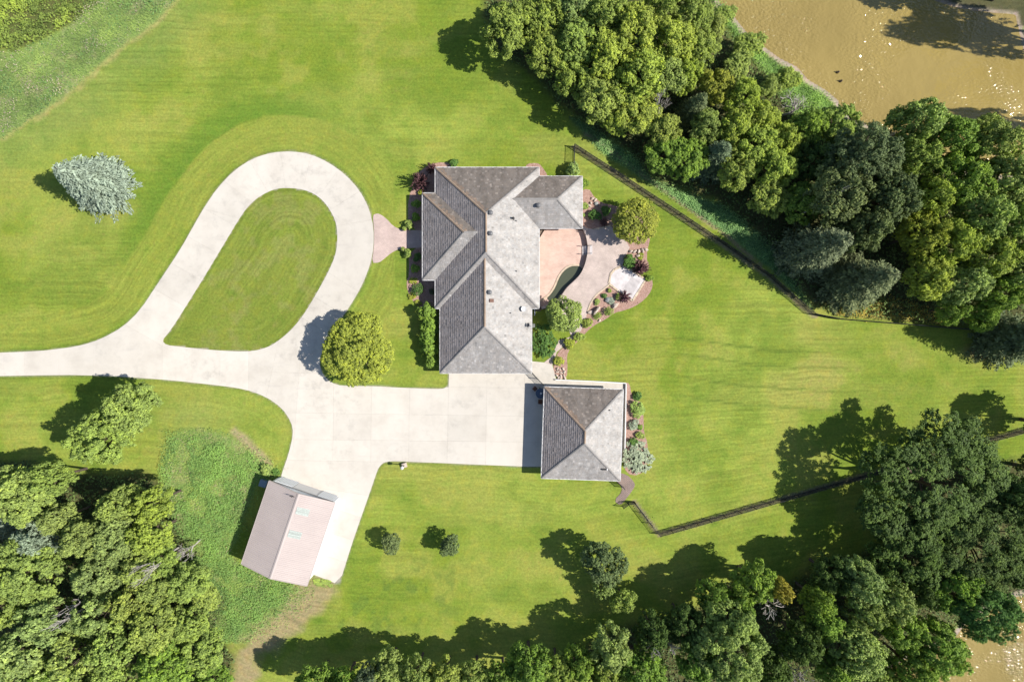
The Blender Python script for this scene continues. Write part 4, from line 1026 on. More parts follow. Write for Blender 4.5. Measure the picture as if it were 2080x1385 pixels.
CO = {'Y': (0.36, 0.441, 0.068), 'L': (0.309, 0.397, 0.09), 'M': (0.225, 0.343, 0.052), 'O': (0.31, 0.381, 0.076), 'D': (0.092, 0.148, 0.032), 'B': (0.13, 0.175, 0.1), 'g': (0.305, 0.392, 0.109), 'U': (0.285, 0.33, 0.24), 'S': (0.145, 0.18, 0.085), 'P': (0.138, 0.063, 0.075), 'Q': (0.18, 0.1, 0.09), 'K': (0.335, 0.37, 0.05), 'H': (0.323, 0.419, 0.098), 'R': (0.46, 0.38, 0.06), 'V': (0.123, 0.23, 0.05), 'W': (0.38, 0.45, 0.32), 'T': (0.158, 0.201, 0.077), 'G': (0.165, 0.22, 0.075)}
_cnt = {}
def jitter(c, a=.10):
    f = 1 + random.uniform(-a, a); return (c[0] * f * (1 + random.uniform(-.05, .05)), c[1] * f, c[2] * f * (1 + random.uniform(-.1, .1)), 1)
def base_of(px, py, hc):
    x, y = G(px, py, hc); return x, y, float(ground_z(x, y)[0])
def tree(x, y, r, h, col, label, kind=None, group=None):
    hc = h * .6; bx, by, bz = base_of(x, y, hc); R = r * S * (1 - hc / HC) * .93
    k = kind or ('s' if R < 1.9 else 'm' if R < 4.0 else 'l' if R < 6.6 else 'xl'); lst = PR[k]; i = _cnt.get(k, 0); _cnt[k] = i + 1
    cm, tm = lst[i % len(lst)]
    t = empty('leafy_tree', (bx, by, bz), random.uniform(0, 6.28)); t.scale = (R, R * random.uniform(.92, 1.08), h / 2); tag(t, label, 'tree', group)
    new_obj('trunk', tm, t); c = new_obj('crown', cm, t); c.color = jitter(CO[col], .06); return t
def spruce(x, y, r, h, col, label, i=0):
    """x, y: centre of the lowest branches, r their radius"""
    bx, by, bz = base_of(x, y, h * .12); R = r * S
    t = empty('spruce_tree', (bx, by, bz), random.uniform(0, 6.28)); t.scale = (R, R, h / 2); tag(t, label, 'tree')
    new_obj('trunk', SPT, t); c = new_obj('crown', SPR[i], t); c.color = jitter(CO[col], .04); return t
def dead(x, y, r, h, label, i=0):
    hc = h * .75; bx, by, bz = base_of(x, y, hc); R = r * S
    t = empty('dead_tree', (bx, by, bz), random.uniform(0, 6.28)); t.scale = (R, R, h / 2); tag(t, label, 'tree')
    c = new_obj('branches', BARE[i % 3], t); return t
def shrub(x, y, r, h, col, label, lst, name='shrub', cat='shrub', ry=None, rz=None, group=None):
    hc = h * .5; bx, by, bz = base_of(x, y, hc); R = r * S
    i = _cnt.get(name, 0); _cnt[name] = i + 1
    t = empty(name, (bx, by, bz + .02), random.uniform(0, 6.28) if rz is None else rz); t.scale = (R, (ry or r) * S, h / 2 if lst not in (SPIKY, GRASSY) else h); tag(t, label, cat, group)
    c = new_obj('foliage', lst[i % len(lst)], t); c.color = jitter(CO[col], .05); new_obj('stems', STEM, t); return t

# ------------------------------------------------------------------ trees of the yard
spruce(207, 377, 69, 10.3, 'U', 'big silvery blue spruce alone on the upper left lawn')
tree(729, 712, 82, 6.4, 'K', 'broad yellow-green tree at the inner bend of the drive, left of the house', 'rl')
tree(1289, 450, 50, 5.0, 'K', 'round bright yellow-green tree beside the upper terrace', 'r')
tree(1147, 640, 41, 4.6, 'H', 'round mid-green tree between terrace and house', 'r')
tree(268, 826, 58, 10.5, 'L', 'light green tree on the left lawn, nearer the drive of a pair', 'm')
tree(208, 890, 66, 10.5, 'L', 'light green tree on the left lawn, farther from the drive of a pair', 'm')
tree(916, 1107, 27, 3.6, 'G', 'small round green tree on the lower lawn, right one of two', 's')
tree(794, 1104, 24, 3.4, 'G', 'small round green tree on the lower lawn, left one of two', 's')
tree(1226, 1142, 52, 7.0, 'G', 'grey-green tree standing alone on the lower lawn with a long shadow', 'm')
tree(1228, 1190, 30, 4.5, 'g', 'small loose grey-green tree just below the lone lawn tree', 'a')
tree(1265, 1216, 31, 5.5, 'O', 'small pale olive tree between the lone lawn tree and the lower wood', 's')
tree(1893, 985, 168, 11.5, 'D', 'huge dark green tree on the right, over the lower fence', 'xl')
tree(1990, 1085, 130, 11.5, 'D', 'wide dark green tree right of and below the huge dark tree', 'xl')
tree(1845, 1115, 96, 10, 'D', 'dark green tree on the lower left flank of the huge dark tree', 'l')
# ---- upper wood
U = 'leafy trees of the upper wood'
for row in (
 (1035, 62, 66, 8.6, 'O', 'olive-green tree at the very left tip of the upper wood'), (1098, 28, 60, 8.6, 'O', 'olive tree at the top edge, second along from the wood left tip'), (1108, 108, 52, 7.7, 'O', 'olive tree bulging over the lawn below the wood left tip'),
 (1165, 24, 50, 8.1, 'g', 'grey-green tree cut by the top edge above the wood left part'), (1168, 92, 58, 8.6, 'L', 'light green tree in the middle of the wood left part'), (1165, 160, 46, 7.2, 'O', 'olive tree over the lawn shadow, halfway along the wood edge'),
 (1228, 38, 52, 9.0, 'L', 'light green tree at the top edge, left of the yellowish crowns'), (1232, 118, 60, 9.0, 'Y', 'yellow-green tree filling the centre of the upper wood'), (1218, 205, 54, 8.1, 'O', 'rounded olive tree on the lawn side of the upper wood'),
 (1290, 66, 62, 9.5, 'Y', 'yellow-green tree high in the upper wood near the top edge'), (1300, 155, 60, 9.0, 'Y', 'yellow-green tree deep in the upper wood above the lawn edge row'), (1252, 246, 40, 5.5, 'Y', 'yellow-green tree nearest the end post of the upper fence'), (1294, 226, 54, 7, 'Y', 'big yellow-green tree on the lawn edge above the weedy strip'),
 (1346, 20, 50, 9.0, 'O', 'olive tree cut by the top edge, mid wood'), (1362, 90, 58, 9.0, 'Y', 'yellow-green tree left of the leafy river bank'), (1352, 150, 50, 8.1, 'L', 'light green tree above the grey dead spruce'), (1405, 38, 46, 8.1, 'O', 'dull olive tree near the top edge beside the river bank growth'),
 (1418, 105, 44, 7.2, 'O', 'olive tree right of the central yellow-green crowns'), (1392, 155, 40, 7.2, 'Y', 'yellow-green tree directly above the small green spruce'), (1452, 178, 40, 7.2, 'K', 'vivid yellow-green round tree right of the small green spruce'), (1508, 200, 44, 7.7, 'Y', 'yellow-green tree beside the bleached fallen tree'),
 (1346, 264, 42, 6.6, 'O', 'brownish olive tree below the grey dead spruce'), (1350, 312, 44, 6, 'M', 'half-shaded green tree over the wood edge below the dead spruce'), (1396, 324, 50, 6.4, 'M', 'deep green shaded tree at the wood edge right of the fence bend'), (1432, 258, 38, 7.2, 'L', 'light green tree just below the small green spruce'),
 (1490, 262, 42, 7.7, 'Y', 'yellow-green tree in the middle of the wood right part'), (1530, 300, 52, 8.1, 'Y', 'yellow-green tree above the bulging crowns at the wood right part'), (1494, 345, 46, 7.7, 'O', 'olive tree between the weedy strip and the yellow-green crowns'), (1570, 345, 48, 8.1, 'Y', 'yellow-green tree beside the big dark grey-green crown'), (1560, 402, 46, 7.2, 'O', 'olive tree at the lowest bulge of the wood, above the weedy strip'),
 (1545, 245, 40, 6.8, 'Y', 'small yellow-green tree between fallen tree and wood centre'), (1590, 285, 40, 7.2, 'Y', 'yellow-green tree left of the dark trees by the river'),
 (1640, 262, 44, 7.2, 'M', 'green tree in shadow just inland of the river bend'), (1702, 252, 46, 7.2, 'L', 'light green tree on the bank where trees meet the river'), (1655, 330, 50, 8.1, 'D', 'dark tree left of the big grey-green crown'), (1625, 415, 46, 7.2, 'M', 'shaded green tree above the left large spruce')): tree(*row, group=U)
B_ = 'dark grey-green trees of the wood'
for row in ((1748, 322, 76, 13, 'T', 'dark grey-green tree nearest the river, top of the dark clump'), (1700, 398, 72, 12.5, 'T', 'dark grey-green tree in the centre of the dark clump, dead twigs below'), (1800, 405, 62, 12, 'T', 'dark grey-green tree at the right side of the dark clump'), (1752, 462, 58, 11, 'T', 'dark grey-green tree above the two large spruces')): tree(*row, group=B_)
for row in ((1872, 248, 62, 12, 'L', 'light green tree reaching out over the river'), (1858, 318, 50, 11, 'L', 'light green tree right of the dark clump, behind the river tree'), (1940, 285, 66, 12, 'M', 'green tree on the right bank edge beside the one over the river'), (2022, 290, 64, 12.5, 'L', 'light green tree over the river near the right picture edge'), (1945, 370, 66, 12, 'M', 'green tree in the middle of the right wood'), (2050, 372, 64, 12.5, 'g', 'grey-green tree at the right edge below the river'),
 (1880, 405, 52, 11, 'Y', 'yellow-green tree touching the dark grey-green clump'), (1985, 440, 62, 12, 'L', 'light green tree deep in the right wood'), (2060, 470, 60, 12, 'L', 'light green tree at the right edge, level with the large spruces'), (1868, 478, 52, 11, 'K', 'yellowest tree right of the two large spruces'), (1925, 492, 56, 11, 'Y', 'yellow-green tree near the middle of the right wood lower side'), (2005, 520, 58, 11.5, 'Y', 'yellow-green tree in the right wood above the fence corner'),
 (2066, 555, 54, 11, 'L', 'light green tree at the right edge above the edge spruce'), (1880, 562, 54, 10, 'Y', 'yellow-green tree above the yellow weeds by the fence'), (1952, 575, 54, 10, 'g', 'grey-green tree above the shaded stretch of fence'), (2025, 595, 52, 10, 'M', 'green tree left of and above the edge spruce'), (1930, 628, 36, 7, 'M', 'low green tree right behind the fence near the yellow weeds'), (1990, 640, 36, 7, 'M', 'low dark tree behind the fence beside the edge spruce')): tree(*row, group='leafy trees of the right wood')
spruce(1632, 512, 66, 14, 'S', 'left one of two large grey-green spruces at the fence', 1); spruce(1722, 575, 70, 13, 'S', 'right one of two large grey-green spruces at the fence', 2)
spruce(2040, 690, 64, 13, 'S', 'dark spruce by the right picture edge at the end of the fence', 0); spruce(1398, 236, 36, 9, 'S', 'small green spruce inside the upper wood beside the grey dead one', 1); spruce(1442, 330, 50, 8.5, 'B', 'half-shaded spruce at the wood edge above the weedy strip', 2); spruce(5, 1085, 40, 13, 'U', 'blue-grey spruce at the left edge in the lower left wood', 1)
dead(1341, 206, 24, 9, 'grey dead spruce skeleton inside the upper wood', 0); dead(1612, 214, 34, 5, 'bleached fallen tree near the river bank', 2); dead(1698, 405, 20, 13.2, 'bare white twigs sticking out of the dark grey-green clump', 1); dead(1572, 1236, 42, 9, 'bare dead tree in the lower wood beside the orange crown', 0); dead(1352, 1322, 36, 10, 'bare curved dead branches in the lower wood left of the bright tree', 1); dead(1630, 1372, 26, 8, 'small bare dead tree at the bottom edge', 2); dead(282, 1162, 22, 13, 'bare dead top in the lower left wood', 1); dead(135, 1265, 30, 13, 'white forked dead branches in the lower left wood', 2); dead(368, 1120, 20, 7, 'brown dead brush at the edge of the lower left wood', 0)
# ---- bank shrubs
for row in ((1452, 58, 30, 4, 'O', 'brown-tipped bush on the river bank near the top edge'), (1528, 88, 34, 4, 'O', 'round olive bush on the bank above the water line'), (1500, 130, 32, 3.6, 'L', 'grey-green bush in the middle of the leafy river bank'), (1600, 160, 30, 4, 'O', 'olive bush close to the two dark stumps in the river'), (1560, 180, 28, 4, 'L', 'olive bush inland of the bank bushes beside the fallen tree'), (1480, 22, 24, 3, 'H', 'bright green bush at the top end of the river bank')): tree(*row, kind='s')
# ---- lower left wood
for row in ((52, 1001, 72, 11.2, 'L', 'full green tree at the upper left corner of the lower left wood'), (110, 971, 40, 10.4, 'L', 'green tree on the lawn side, right of the corner tree'), (125, 1051, 38, 9.6, 'g', 'small grey-green crown below the corner tree'), (252, 1021, 44, 11.2, 'L', 'green tree at the tip of the shadow on the left lawn'), (315, 1019, 42, 10.4, 'Y', 'yellow-green tree at the right tip of the lower left wood'), (85, 1091, 44, 9.6, 'W', 'pale silvery tree beside the blue-grey spruce'), (60, 1156, 76, 11.2, 'L', 'wide light green tree below the silvery tree'), (180, 1091, 52, 10.4, 'g', 'grey-green tree in the middle of the lower left wood top'), (240, 1091, 50, 10.4, 'g', 'grey-green tree with white twigs in the lower left wood'), (310, 1081, 46, 9.6, 'Y', 'yellow tree on the weed side of the lower left wood'), (205, 1161, 50, 10.4, 'g', 'grey-green airy tree at the centre of the lower left wood'),
  (290, 1151, 44, 8.8, 'L', 'light green tree beside the dark gap in the lower left wood'), (335, 1136, 36, 7.2, 'L', 'small light green tree nearest the weeds left of the shed'), (382, 1181, 48, 7.2, 'L', 'light green tree bulging towards the shed'), (320, 1191, 44, 8.0, 'L', 'green tree left of the bulge towards the shed'), (420, 1211, 30, 4.8, 'L', 'low green tree at the point nearest the shed'), (15, 1231, 52, 10.4, 'L', 'green tree at the left edge halfway down the lower left wood')): tree(*row, group='leafy trees of the lower left wood')
for row in ((100, 1251, 64, 11.2, 'g', 'airy grey-green tree with bare branches at the lower left'), (205, 1241, 58, 10.4, 'g', 'airy olive-grey tree right of the one with bare branches'), (270, 1216, 44, 9.6, 'O', 'thin brownish tree below the bare dead top'), (50, 1326, 64, 11.2, 'g', 'airy tree in the bottom left corner'), (160, 1331, 64, 10.4, 'L', 'thin light green tree at the bottom left, right of the corner tree'), (240, 1306, 54, 10.4, 'L', 'thin light green tree in the middle of the lower left wood bottom')): tree(*row, kind='a', group='thin trees of the lower left wood')
for row in ((320, 1271, 60, 9.6, 'L', 'full light green tree in the lower left wood facing the weeds'), (385, 1266, 46, 7.2, 'L', 'light green tree above the brown earth patch'), (335, 1351, 66, 9.6, 'M', 'green tree at the bottom edge right of the thin trees'), (415, 1321, 48, 7.2, 'L', 'light green tree at the corner above the bottom edge'), (430, 1384, 44, 6.4, 'M', 'green tree cut by the bottom edge beside the brown earth'), (110, 1401, 60, 10.4, 'M', 'green tree cut by the bottom edge in the left corner'), (225, 1391, 60, 10.0, 'L', 'light green tree cut by the bottom edge, third from the left corner'), (10, 1406, 50, 10.4, 'L', 'light tree in the very bottom left corner')): tree(*row, group='leafy trees of the lower left wood')
# ---- bottom row
for row in ((640, 1388, 49, 9.6, 'M', 'tree mostly below the bottom edge, leftmost of the bottom row'), (698, 1391, 47, 9.6, 'M', 'tree mostly below the bottom edge, second of the bottom row'), (752, 1384, 45, 9.6, 'B', 'grey-tipped tree peeping over the bottom edge'), (790, 1356, 41, 8.7, 'L', 'light green tree at the bottom edge, left one of a close pair'), (848, 1366, 41, 8.7, 'L', 'light green tree at the bottom edge, right one of a close pair'), (905, 1374, 43, 8.7, 'O', 'olive tree peeping over the bottom edge right of the pair'), (965, 1368, 43, 7.8, 'O', 'olive tree peeping over the bottom edge, fifth of the bottom row'),
  (1075, 1346, 51, 9.6, 'M', 'round mid-green tree at the bottom edge, right of the bare lawn'), (1020, 1376, 45, 8.7, 'M', 'green tree cut by the bottom edge left of the round one'), (1132, 1356, 39, 8.7, 'O', 'narrow olive tree beside the round mid-green tree'), (1175, 1346, 39, 8.7, 'M', 'green tree between the narrow olive tree and the pale one'), (1240, 1312, 53, 9.6, 'g', 'pale grey-green tree at the left end of the lower wood'), (1235, 1366, 45, 9.1, 'O', 'pale olive tree below the pale grey-green one'), (1300, 1356, 55, 9.6, 'M', 'green tree at the bottom edge left of the bare curved branches'), (1180, 1389, 45, 8.7, 'O', 'olive tree cut by the bottom edge right of the round one')): tree(*row, group='trees along the bottom edge')
# ---- lower wood, right
for row in ((1325, 1278, 44, 9, 'D', 'dark shaded tree above the bare curved branches'), (1388, 1262, 46, 9, 'D', 'dark shaded tree left of the bright yellow-green tree top'), (1445, 1205, 36, 8, 'M', 'small green tree on the lawn edge above the bright tree'), (1480, 1255, 56, 11, 'L', 'light green upper part tree of the bright group in the lower wood'), (1478, 1318, 84, 12.5, 'H', 'big bright yellow-green tree in the lower wood'), (1530, 1180, 48, 9, 'M', 'dark green tree at the lawn edge left of the orange crown'), (1578, 1190, 26, 9, 'R', 'orange-yellow crown in the lower wood'), (1502, 1218, 34, 8, 'M', 'green tree between the lawn edge and the bright tree'),
  (1412, 1340, 44, 10, 'M', 'green tree left of the big bright tree at the bottom'), (1625, 1300, 52, 10, 'D', 'dark tree right of the big bright tree'), (1655, 1215, 40, 9, 'M', 'green tree right of the bare dead tree'), (1685, 1165, 46, 9, 'D', 'dark tree in the shadow of the huge tree, lawn side'), (1745, 1180, 54, 11, 'g', 'grey-green tree under the lower left flank of the huge tree'), (1665, 1255, 44, 9.5, 'M', 'green tree in the shaded middle of the lower wood'), (1752, 1240, 42, 10.5, 'g', 'grey-green tree in the centre of the lower right wood'), (1805, 1215, 48, 10.5, 'g', 'pale grey-green tree right of the centre of the lower right wood'), (1735, 1320, 66, 11, 'H', 'bright light green tree at the bottom, near the lower river'), (1690, 1352, 46, 9, 'M', 'green tree at the bottom edge left of the bright light green one'),
  (1825, 1275, 50, 10, 'M', 'green tree left of the river bank tree'), (1900, 1315, 66, 11, 'M', 'green tree overhanging the lower river bank'), (1850, 1350, 54, 10, 'M', 'green tree at the bottom edge beside the lower river'), (1990, 1238, 74, 12, 'V', 'feathery dark green tree drooping over the lower river'), (1930, 1190, 54, 11, 'M', 'green tree above the drooping river tree'), (2060, 1140, 54, 11, 'D', 'dark tree at the right edge above the lower river'), (1855, 1195, 44, 9, 'D', 'dark shaded tree in the gap beneath the huge tree'), (1560, 1355, 50, 9, 'D', 'dark tree at the bottom edge right of the big bright tree'), (1790, 1375, 40, 8, 'L', 'light green tree at the bottom edge by the water'), (2052, 1010, 60, 12, 'D', 'dark tree at the right edge behind the huge tree')): tree(*row, group='leafy trees of the lower wood')
tree(2142, 862, 62, 9, 'M', 'tree beyond the right edge whose shadow reaches the lawn', 'm')
tree(2130, 960, 60, 10, 'D', 'dark tree beyond the right edge below the upper one', 'm')
for row in ((2278, -18, 44, 20, 'M', 'tall tree on the far bank, leftmost of the four shading the river'), (2362, -40, 50, 20, 'M', 'tall tree on the far bank, second of the four shading the river'), (2424, -4, 56, 20, 'M', 'tall tree on the far bank, third of the four shading the river'), (2420, 190, 44, 20, 'M', 'tall tree on the far bank, lowest of the four shading the river'), (2120, -75, 60, 12, 'M', 'tree on the far bank above the top right corner'), (2010, -95, 60, 12, 'M', 'tree on the far bank above the river, left of the corner one')): tree(*row, kind='a' if row[3] > 15 else 'm', group='trees across the river')

# ------------------------------------------------------------------ shrubs and garden plants
for row in (
 (851, 367, 21, 2.6, 'P', 'dark purple spiky shrub beside the front corner of the house', SPIKY), (876, 341, 13, 1.6, 'P', 'smaller dark purple shrub at the upper left house corner', SPIKY), (1303, 546, 19, 2.0, 'P', 'large purple shrub at the corner of the stone pad', SPIKY), (1269, 603, 15, 1.3, 'P', 'purple-brown shrub at the lower corner of the stone pad', SPIKY), (1228, 452, 10, .6, 'Q', 'low purple plant in the shade of the round tree', SPIKY),
 (855, 391, 7, .7, 'K', 'tiny yellow-green plant below the purple shrub', SHR), (846, 414, 9.5, 1.1, 'M', 'round clipped shrub in the house shadow, upper one', SHR), (845, 441, 9.5, 1.1, 'M', 'round clipped shrub in the house shadow, second one', SHR), (831, 456, 10.5, 1.3, 'L', 'bright green bush at the upper corner of the front walk', SHR), (828.5, 514, 9.5, 1.3, 'L', 'bright green bush at the lower corner of the front walk', SHR),
 (848, 522, 9, .9, 'V', 'shaded green shrub just below the front walk', SHR), (843, 546, 10, .9, 'M', 'shaded green shrub midway along the front wall', SHR), (848, 589, 13, 1.2, 'V', 'deep green spreading shrub in the lower front bed', FINE), (837, 600, 8.5, .6, 'K', 'yellow-green plant in the lower front bed, beside the deep green shrub', HOSTA), (838, 571, 8, .5, 'K', 'yellow-green plant at the top of the lower front bed', HOSTA), (848, 615, 7, .5, 'K', 'yellow-green plant at the bottom tip of the front bed', HOSTA), (877, 592, 6.5, .9, 'B', 'small blue-green ball shrub close to the front wall', FINE),
 (921, 332, 10, 1.0, 'V', 'green shrub on the upper side of the house near its left corner', SHR), (1164, 347, 16, 2.4, 'g', 'leafy shrub at the end of the short upper fence', SHR), (1186, 372, 11, 1.2, 'M', 'green shrub at the right wall of the house wing', SHR), (1187, 418, 9, .9, 'H', 'bright green shrub against the house wing', SHR), (1184, 437, 5, .5, 'H', 'tiny green plant against the house wing', SHR), (1208, 437, 12.5, 1.3, 'V', 'round green shrub in the bed, left one of two', SHR), (1231, 428, 11, 1.3, 'V', 'round green shrub in the bed, right one of two', SHR),
 (1279, 531, 15.5, 1.5, 'V', 'round deep green shrub beside the large purple one', SHR), (1302, 521, 7.5, .6, 'K', 'yellow-green plant below the round yellow-green tree', HOSTA), (1319, 565, 8, .7, 'M', 'small green shrub at the outer tip of the stone pad', SHR), (1256, 602, 7, .7, 'L', 'light green plant touching the purple-brown shrub', SHR), (1238, 590, 5, .5, 'H', 'small light plant at the upper edge of the lower mulch bed', SHR), (1228, 601, 6, .5, 'V', 'small green plant in the lower mulch bed near the terrace edge', SHR), (1213, 613, 6.5, .5, 'L', 'small yellow-green plant by the terrace edging', SHR), (1240, 611, 9, .5, 'W', 'blue-grey mat of plants in the lower mulch bed', FINE), (1236, 633, 10, 1.0, 'H', 'round fresh green shrub at the lawn edge of the mulch bed', FINE),
 (1194, 656, 12, .9, 'O', 'olive shrub on the bed edge, first below the boulders', SHR), (1176, 684, 11, .9, 'O', 'olive shrub on the bed edge, second below the boulders', SHR), (1157, 697, 12.5, 1.0, 'K', 'yellow-green shrub beside the narrow paver path', SHR), (1135, 733, 12, 1.0, 'K', 'yellow-green shrub at the end of the narrow paver path', SHR),
 (1295, 829, 18, 1.2, 'H', 'leafy green perennial beside the garage, uppermost one', SHR), (1287, 863, 11, .8, 'W', 'silvery plant beside the garage', SHR), (1300, 867, 6.5, .6, 'M', 'small green plant beside the silvery one', SHR), (1287, 897, 10, .8, 'V', 'dark green plant above the pale leafy mass by the garage', SHR), (1296, 804, 10, .8, 'V', 'green plant at the top end of the bed beside the garage', SHR), (1300, 884, 9, .7, 'H', 'light green plant above the broad pale leafy mass', SHR), (540, 952, 13, 1.0, 'H', 'wild green bush behind the shed corner', SHR), (560, 958, 9, .7, 'V', 'dark wild bush between shed and drive', SHR),
 (1214, 641, 9, .5, 'H', 'grassy clump below the leaning boulder', GRASSY)): shrub(*row)
shrub(1293, 930, 31, .9, 'W', 'broad pale green leafy mass beside the lower garage wall', FINE, 'ground_plant', 'plant', 36, 0)
shrub(654, 1185, 21, .3, 'H', 'low green weeds at the end of the concrete beside the shed', HOSTA, 'weed_patch', 'plant', 9, SR)
shrub(1103, 694, 25, 1.7, 'V', 'large smooth dark green yew against the house wall', FINE, 'yew', 'shrub', 38, .0)
for i, (x, y, r_) in enumerate(((866, 634, 25), (873, 659, 25), (869, 684, 24), (874, 709, 23), (877, 733, 19))):
    shrub(x, y, r_, 3.0 - i * .16, 'M', 'dark arborvitae in the row by the house, %s from the front bed' % ('first', 'second', 'third', 'fourth', 'fifth and last')[i], ARB, 'arborvitae', 'shrub', None, None, 'arborvitae in a row along the house')

# planters by the front walk
for x, y, lb in ((820, 507, 'round tan planter at the lower corner of the front walk'), (823, 466, 'round tan planter at the upper corner of the front walk')):
    bx, by = G(x, y); t = empty('planter', (bx, by, .03)); tag(t, lb, 'planter')
    mb = MB(); mb.lathe([(.16, 0), (.24, .2), (.27, .42), (.3, .45), (.3, .5), (.25, .5), (.23, .44), (.05, .42)], (0, 0, 0), 14); mb.build('pot', M['terracotta'], t)
    c = new_obj('foliage', SHR[0], t); c.scale = (.3, .3, .2); c.location = (0, 0, .4); c.color = jitter(CO['L'])

# ------------------------------------------------------------------ boulders
def rock_mesh(seed):
    bm = bmesh.new(); bmesh.ops.create_icosphere(bm, subdivisions=2, radius=1); rr = random.Random(seed)
    pl = [(Vector((rr.gauss(0, 1), rr.gauss(0, 1), rr.gauss(0, .7))).normalized(), rr.uniform(.55, .85)) for _ in range(9)]
    for v in bm.verts:
        for n, d in pl:
            q = v.co.dot(n)
            if q > d: v.co -= n * (q - d)
        v.co += Vector((rr.gauss(0, .02), rr.gauss(0, .02), rr.gauss(0, .02)))
    me = bpy.data.meshes.new('boulder'); bm.to_mesh(me); bm.free(); a = me.attributes.new('tone', 'FLOAT', 'FACE'); a.data.foreach_set('value', np.ones(len(me.polygons), np.float32)); return me
ROCK = [rock_mesh(k) for k in range(5)]
for m_ in ROCK: m_.materials.append(M['rock'])
def boulder(x, y, rx, ry, h, rz, label, mat='rock', i=0, group=None):
    bx, by = G(x, y); o = new_obj('boulder', ROCK[i % 5]); o.location = (bx, by, h * .3); o.scale = (rx * S * 1.2, ry * S * 1.2, h); o.rotation_euler = (0, 0, math.radians(rz))
    if mat != 'rock': o.material_slots[0].link = 'OBJECT'; o.material_slots[0].material = M[mat]
    tag(o, label, 'boulder', group)
boulder(1249, 621, 8, 5, .45, 20, 'tan boulder near the middle of the lower mulch bed', i=0); boulder(1211, 631, 9.5, 4, .7, 52, 'long upright tan boulder at the terrace side of the mulch bed', i=1); boulder(1199, 634, 6, 4.5, .3, 10, 'flat tan boulder beside the upright one', i=2); boulder(1234, 609, 5, 6, .4, 70, 'grey boulder among the blue-grey plants', 'rockgrey', 3); boulder(1217, 651, 3, 3, .2, 0, 'small pale stone below the grassy clump', i=4)
for i, (x, y, r_) in enumerate(((1203, 404, 4), (1209, 407, 4), (1200, 413, 3), (1197, 418, 4))): boulder(x, y, r_, r_ * .7, .25, i * 50, '%s white stone of the four beside the house wing' % ('first', 'second', 'third', 'lowest')[i], i=i, group='white stones by the house wing')
boulder(1211, 414, 4, 5, .25, 10, 'grey stone next to the four white ones', 'rockgrey', 2)
for i, (x, y) in enumerate(((1281, 511), (1289, 511), (1297, 511), (1305, 509), (1312, 507))): boulder(x, y, 4.5, 3, .3, i * 37, '%s pale stone in the row below the round yellow-green tree' % ('first', 'second', 'third', 'fourth', 'last')[i], i=i, group='row of pale stones below the round tree')
boulder(1296, 520, 4, 3.5, .3, 20, 'single pale stone beside the yellow-green plant', i=3)
k = 0
for j, y in enumerate((750, 756, 763, 768)):
    for x in (1131, 1138, 1145):
        boulder(x + random.uniform(-1.5, 1.5) + j * .4, y + random.uniform(-1, 1), random.uniform(3, 4.3), random.uniform(2, 3.2), .22, random.uniform(0, 180), 'pale stone in the rockery below the last yellow-green shrub, %s row from the top, %s' % (('first', 'second', 'third', 'fourth')[j], ('left', 'middle', 'right')[k % 3]), i=k, group='rockery stones'); k += 1

# ------------------------------------------------------------------ stuff that cannot be counted
def scatter(name, poly, dens, L, hmax, cols, label, up=.5, asp=.55, clump=1.2, seed=0, mat='leaf', thr=.0, upright=False, fray=8):
    r = np.random.default_rng(seed + 500); pw = np.array(poly, float); a = pw.min(0); b = pw.max(0)
    n = int((b - a).prod() * S * S * dens); P = r.uniform(a, b, (n, 2)); P = P[poly_sd(P, poly) < fray * (r.normal(size=n) * .5 - .2)]
    cl = fbm(P[:, 0], P[:, 1], clump / S, 30 + seed, 3); P = P[(cl > thr) | (r.random(len(P)) < .25)]; cl = fbm(P[:, 0], P[:, 1], clump / S, 30 + seed, 3)
    x = (P[:, 0] - 1040) * S; y = (692.5 - P[:, 1]) * S; n = len(P)
    z = ground_z(x, y) + hmax * np.clip((cl - .2) / .55, .08, 1) * r.uniform(.35, 1.0, n)
    N = r.normal(size=(n, 3)) * .5 + np.array([.25, 0, up + .5]); T = None
    if upright: T = r.normal(size=(n, 3)) * .6 + np.array([-.7, .1, .8]); N = r.normal(size=(n, 3)) * .5 + np.array([.7, 0, .75])
    V = leaf_quads(np.stack([x, y, z], 1), N, L * r.uniform(.6, 1.4, n), L * asp * r.uniform(.6, 1.3, n), .15, T)
    t = np.clip(1 + .2 * r.normal(size=n) + .8 * (cl - .45) + 1.1 * (fbm(P[:, 0], P[:, 1], 3.2 / S, 70 + seed, 3) - .5), .42, 1.7)
    me = quad_mesh(name, V, t, M[mat]); o = new_obj(name, me); o.color = (*cols, 1); tag(o, label, kind='stuff'); return o
scatter('crop_rows', CROP, 95, .26, .75, (.24, .315, .06), 'bushy yellow-green field crop in the top left corner', clump=1.0, seed=1, thr=.42)
scatter('meadow_grass', MEADOW, 120, .26, .38, (.26, .35, .10), 'tall rough grass between crop and lawn', asp=.16, clump=1.5, seed=2, upright=True, fray=16)
scatter('meadow_weeds', MEADOW, 16, .2, .5, (.40, .34, .25), 'dry brown weeds in the rough grass', asp=.4, clump=2.6, seed=3, thr=.56)
scatter('meadow_herbs', MEADOW, 22, .2, .35, (.15, .26, .085), 'dark leafy weeds in the rough grass', clump=2.2, seed=13, thr=.55)
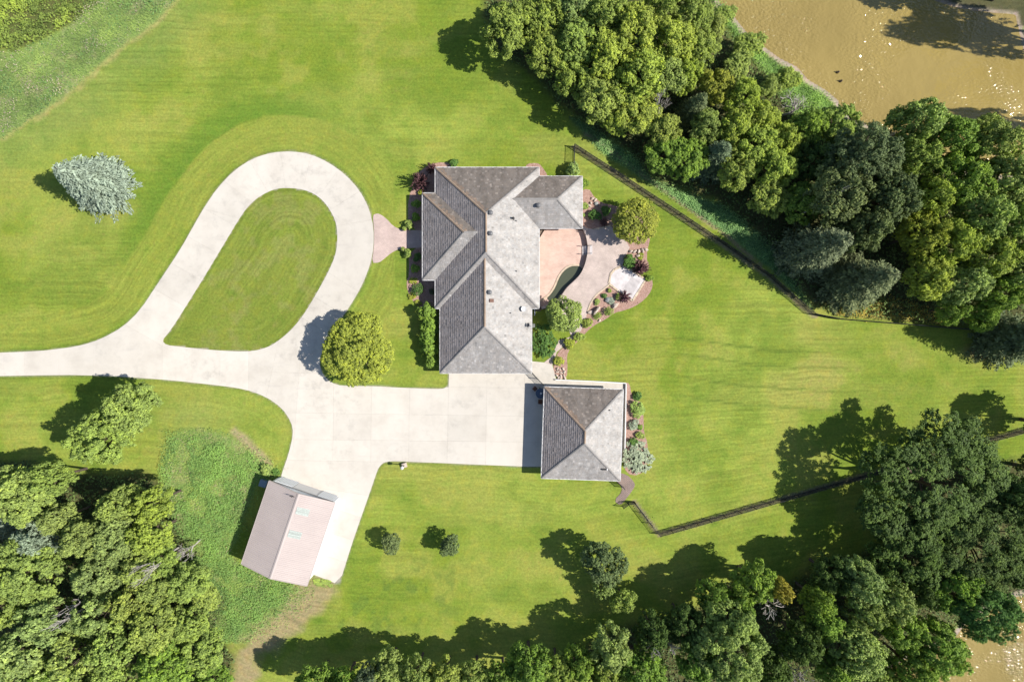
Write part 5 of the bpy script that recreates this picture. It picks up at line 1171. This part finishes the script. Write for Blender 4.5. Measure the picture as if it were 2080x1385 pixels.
scatter('wild_weeds', WEEDS, 150, .15, .7, (.205, .345, .09), 'tall leafy weeds between the shed and the lower left wood', clump=2.4, seed=4, thr=.50, fray=26)
scatter('wild_grass', WEEDS, 75, .28, .22, (.28, .365, .10), 'rough yellow-green grass among the weeds by the shed', asp=.14, clump=1.8, seed=5, upright=True, fray=34)
scatter('wild_herbs', WEEDS, 70, .10, .4, (.28, .38, .09), 'small light green herbs among the weeds by the shed', clump=1.7, seed=41, thr=.52, fray=40)
scatter('dry_weeds', WEEDS, 12, .2, .35, (.42, .34, .22), 'dry brown stalks among the weeds by the shed', asp=.3, clump=2.0, seed=43, thr=.58)
scatter('bank_growth', LUSH_BANK, 110, .2, .8, (.24, .39, .085), 'lush green growth on the river bank', clump=1.8, seed=6)
scatter('edge_growth', LUSH_EDGE, 170, .15, .5, (.22, .37, .13), 'lush green growth in a strip along the wood edge', clump=1.3, seed=7)
scatter('golden_weeds', GOLD, 90, .2, .7, (.50, .40, .08), 'yellow flowering weeds behind the fence', clump=1.4, seed=8)
for i, (W, lb) in enumerate(((WOOD1, 'undergrowth below the upper and right wood'), (WOOD2, 'undergrowth below the lower left wood'), (WOOD3, 'undergrowth below the lower wood'))):
    scatter('undergrowth', W, 14, .34, 1.3, (.13, .19, .055), lb, clump=2.6, seed=20 + i)
for i, (ln, lb) in enumerate(((FENCE_NE[:8], 'weeds and dead leaves along the upper fence'), (FENCE_SE[1:], 'weeds and dead leaves along the lower fence'))):
    off = lambda p, s: [(a + s * 3.2, b + s * 3.2) for a, b in p]
    scatter('fence_weeds', off(ln, -1) + off(ln, 1)[::-1], 70, .14, .22, (.2, .19, .09), lb, clump=.8, seed=30 + i)
# dark stumps in the river
for i, (x, y) in enumerate(((1700, 148), (1706, 166))):
    bx, by = G(x, y, WATER_Z); mb = MB(); mb.tube([(0, 0, -.6), (.05, .02, .1), (.16, .05, .32)], [.2, .17, .1], 7); mb.tube([(.05, 0, .1), (-.2, .12, .25)], [.08, .04], 5); o = mb.build('stump', M['bark']); o.location = (bx, by, WATER_Z); tag(o, ('upper', 'lower')[i] + ' one of two dark stumps standing in the river', 'stump')
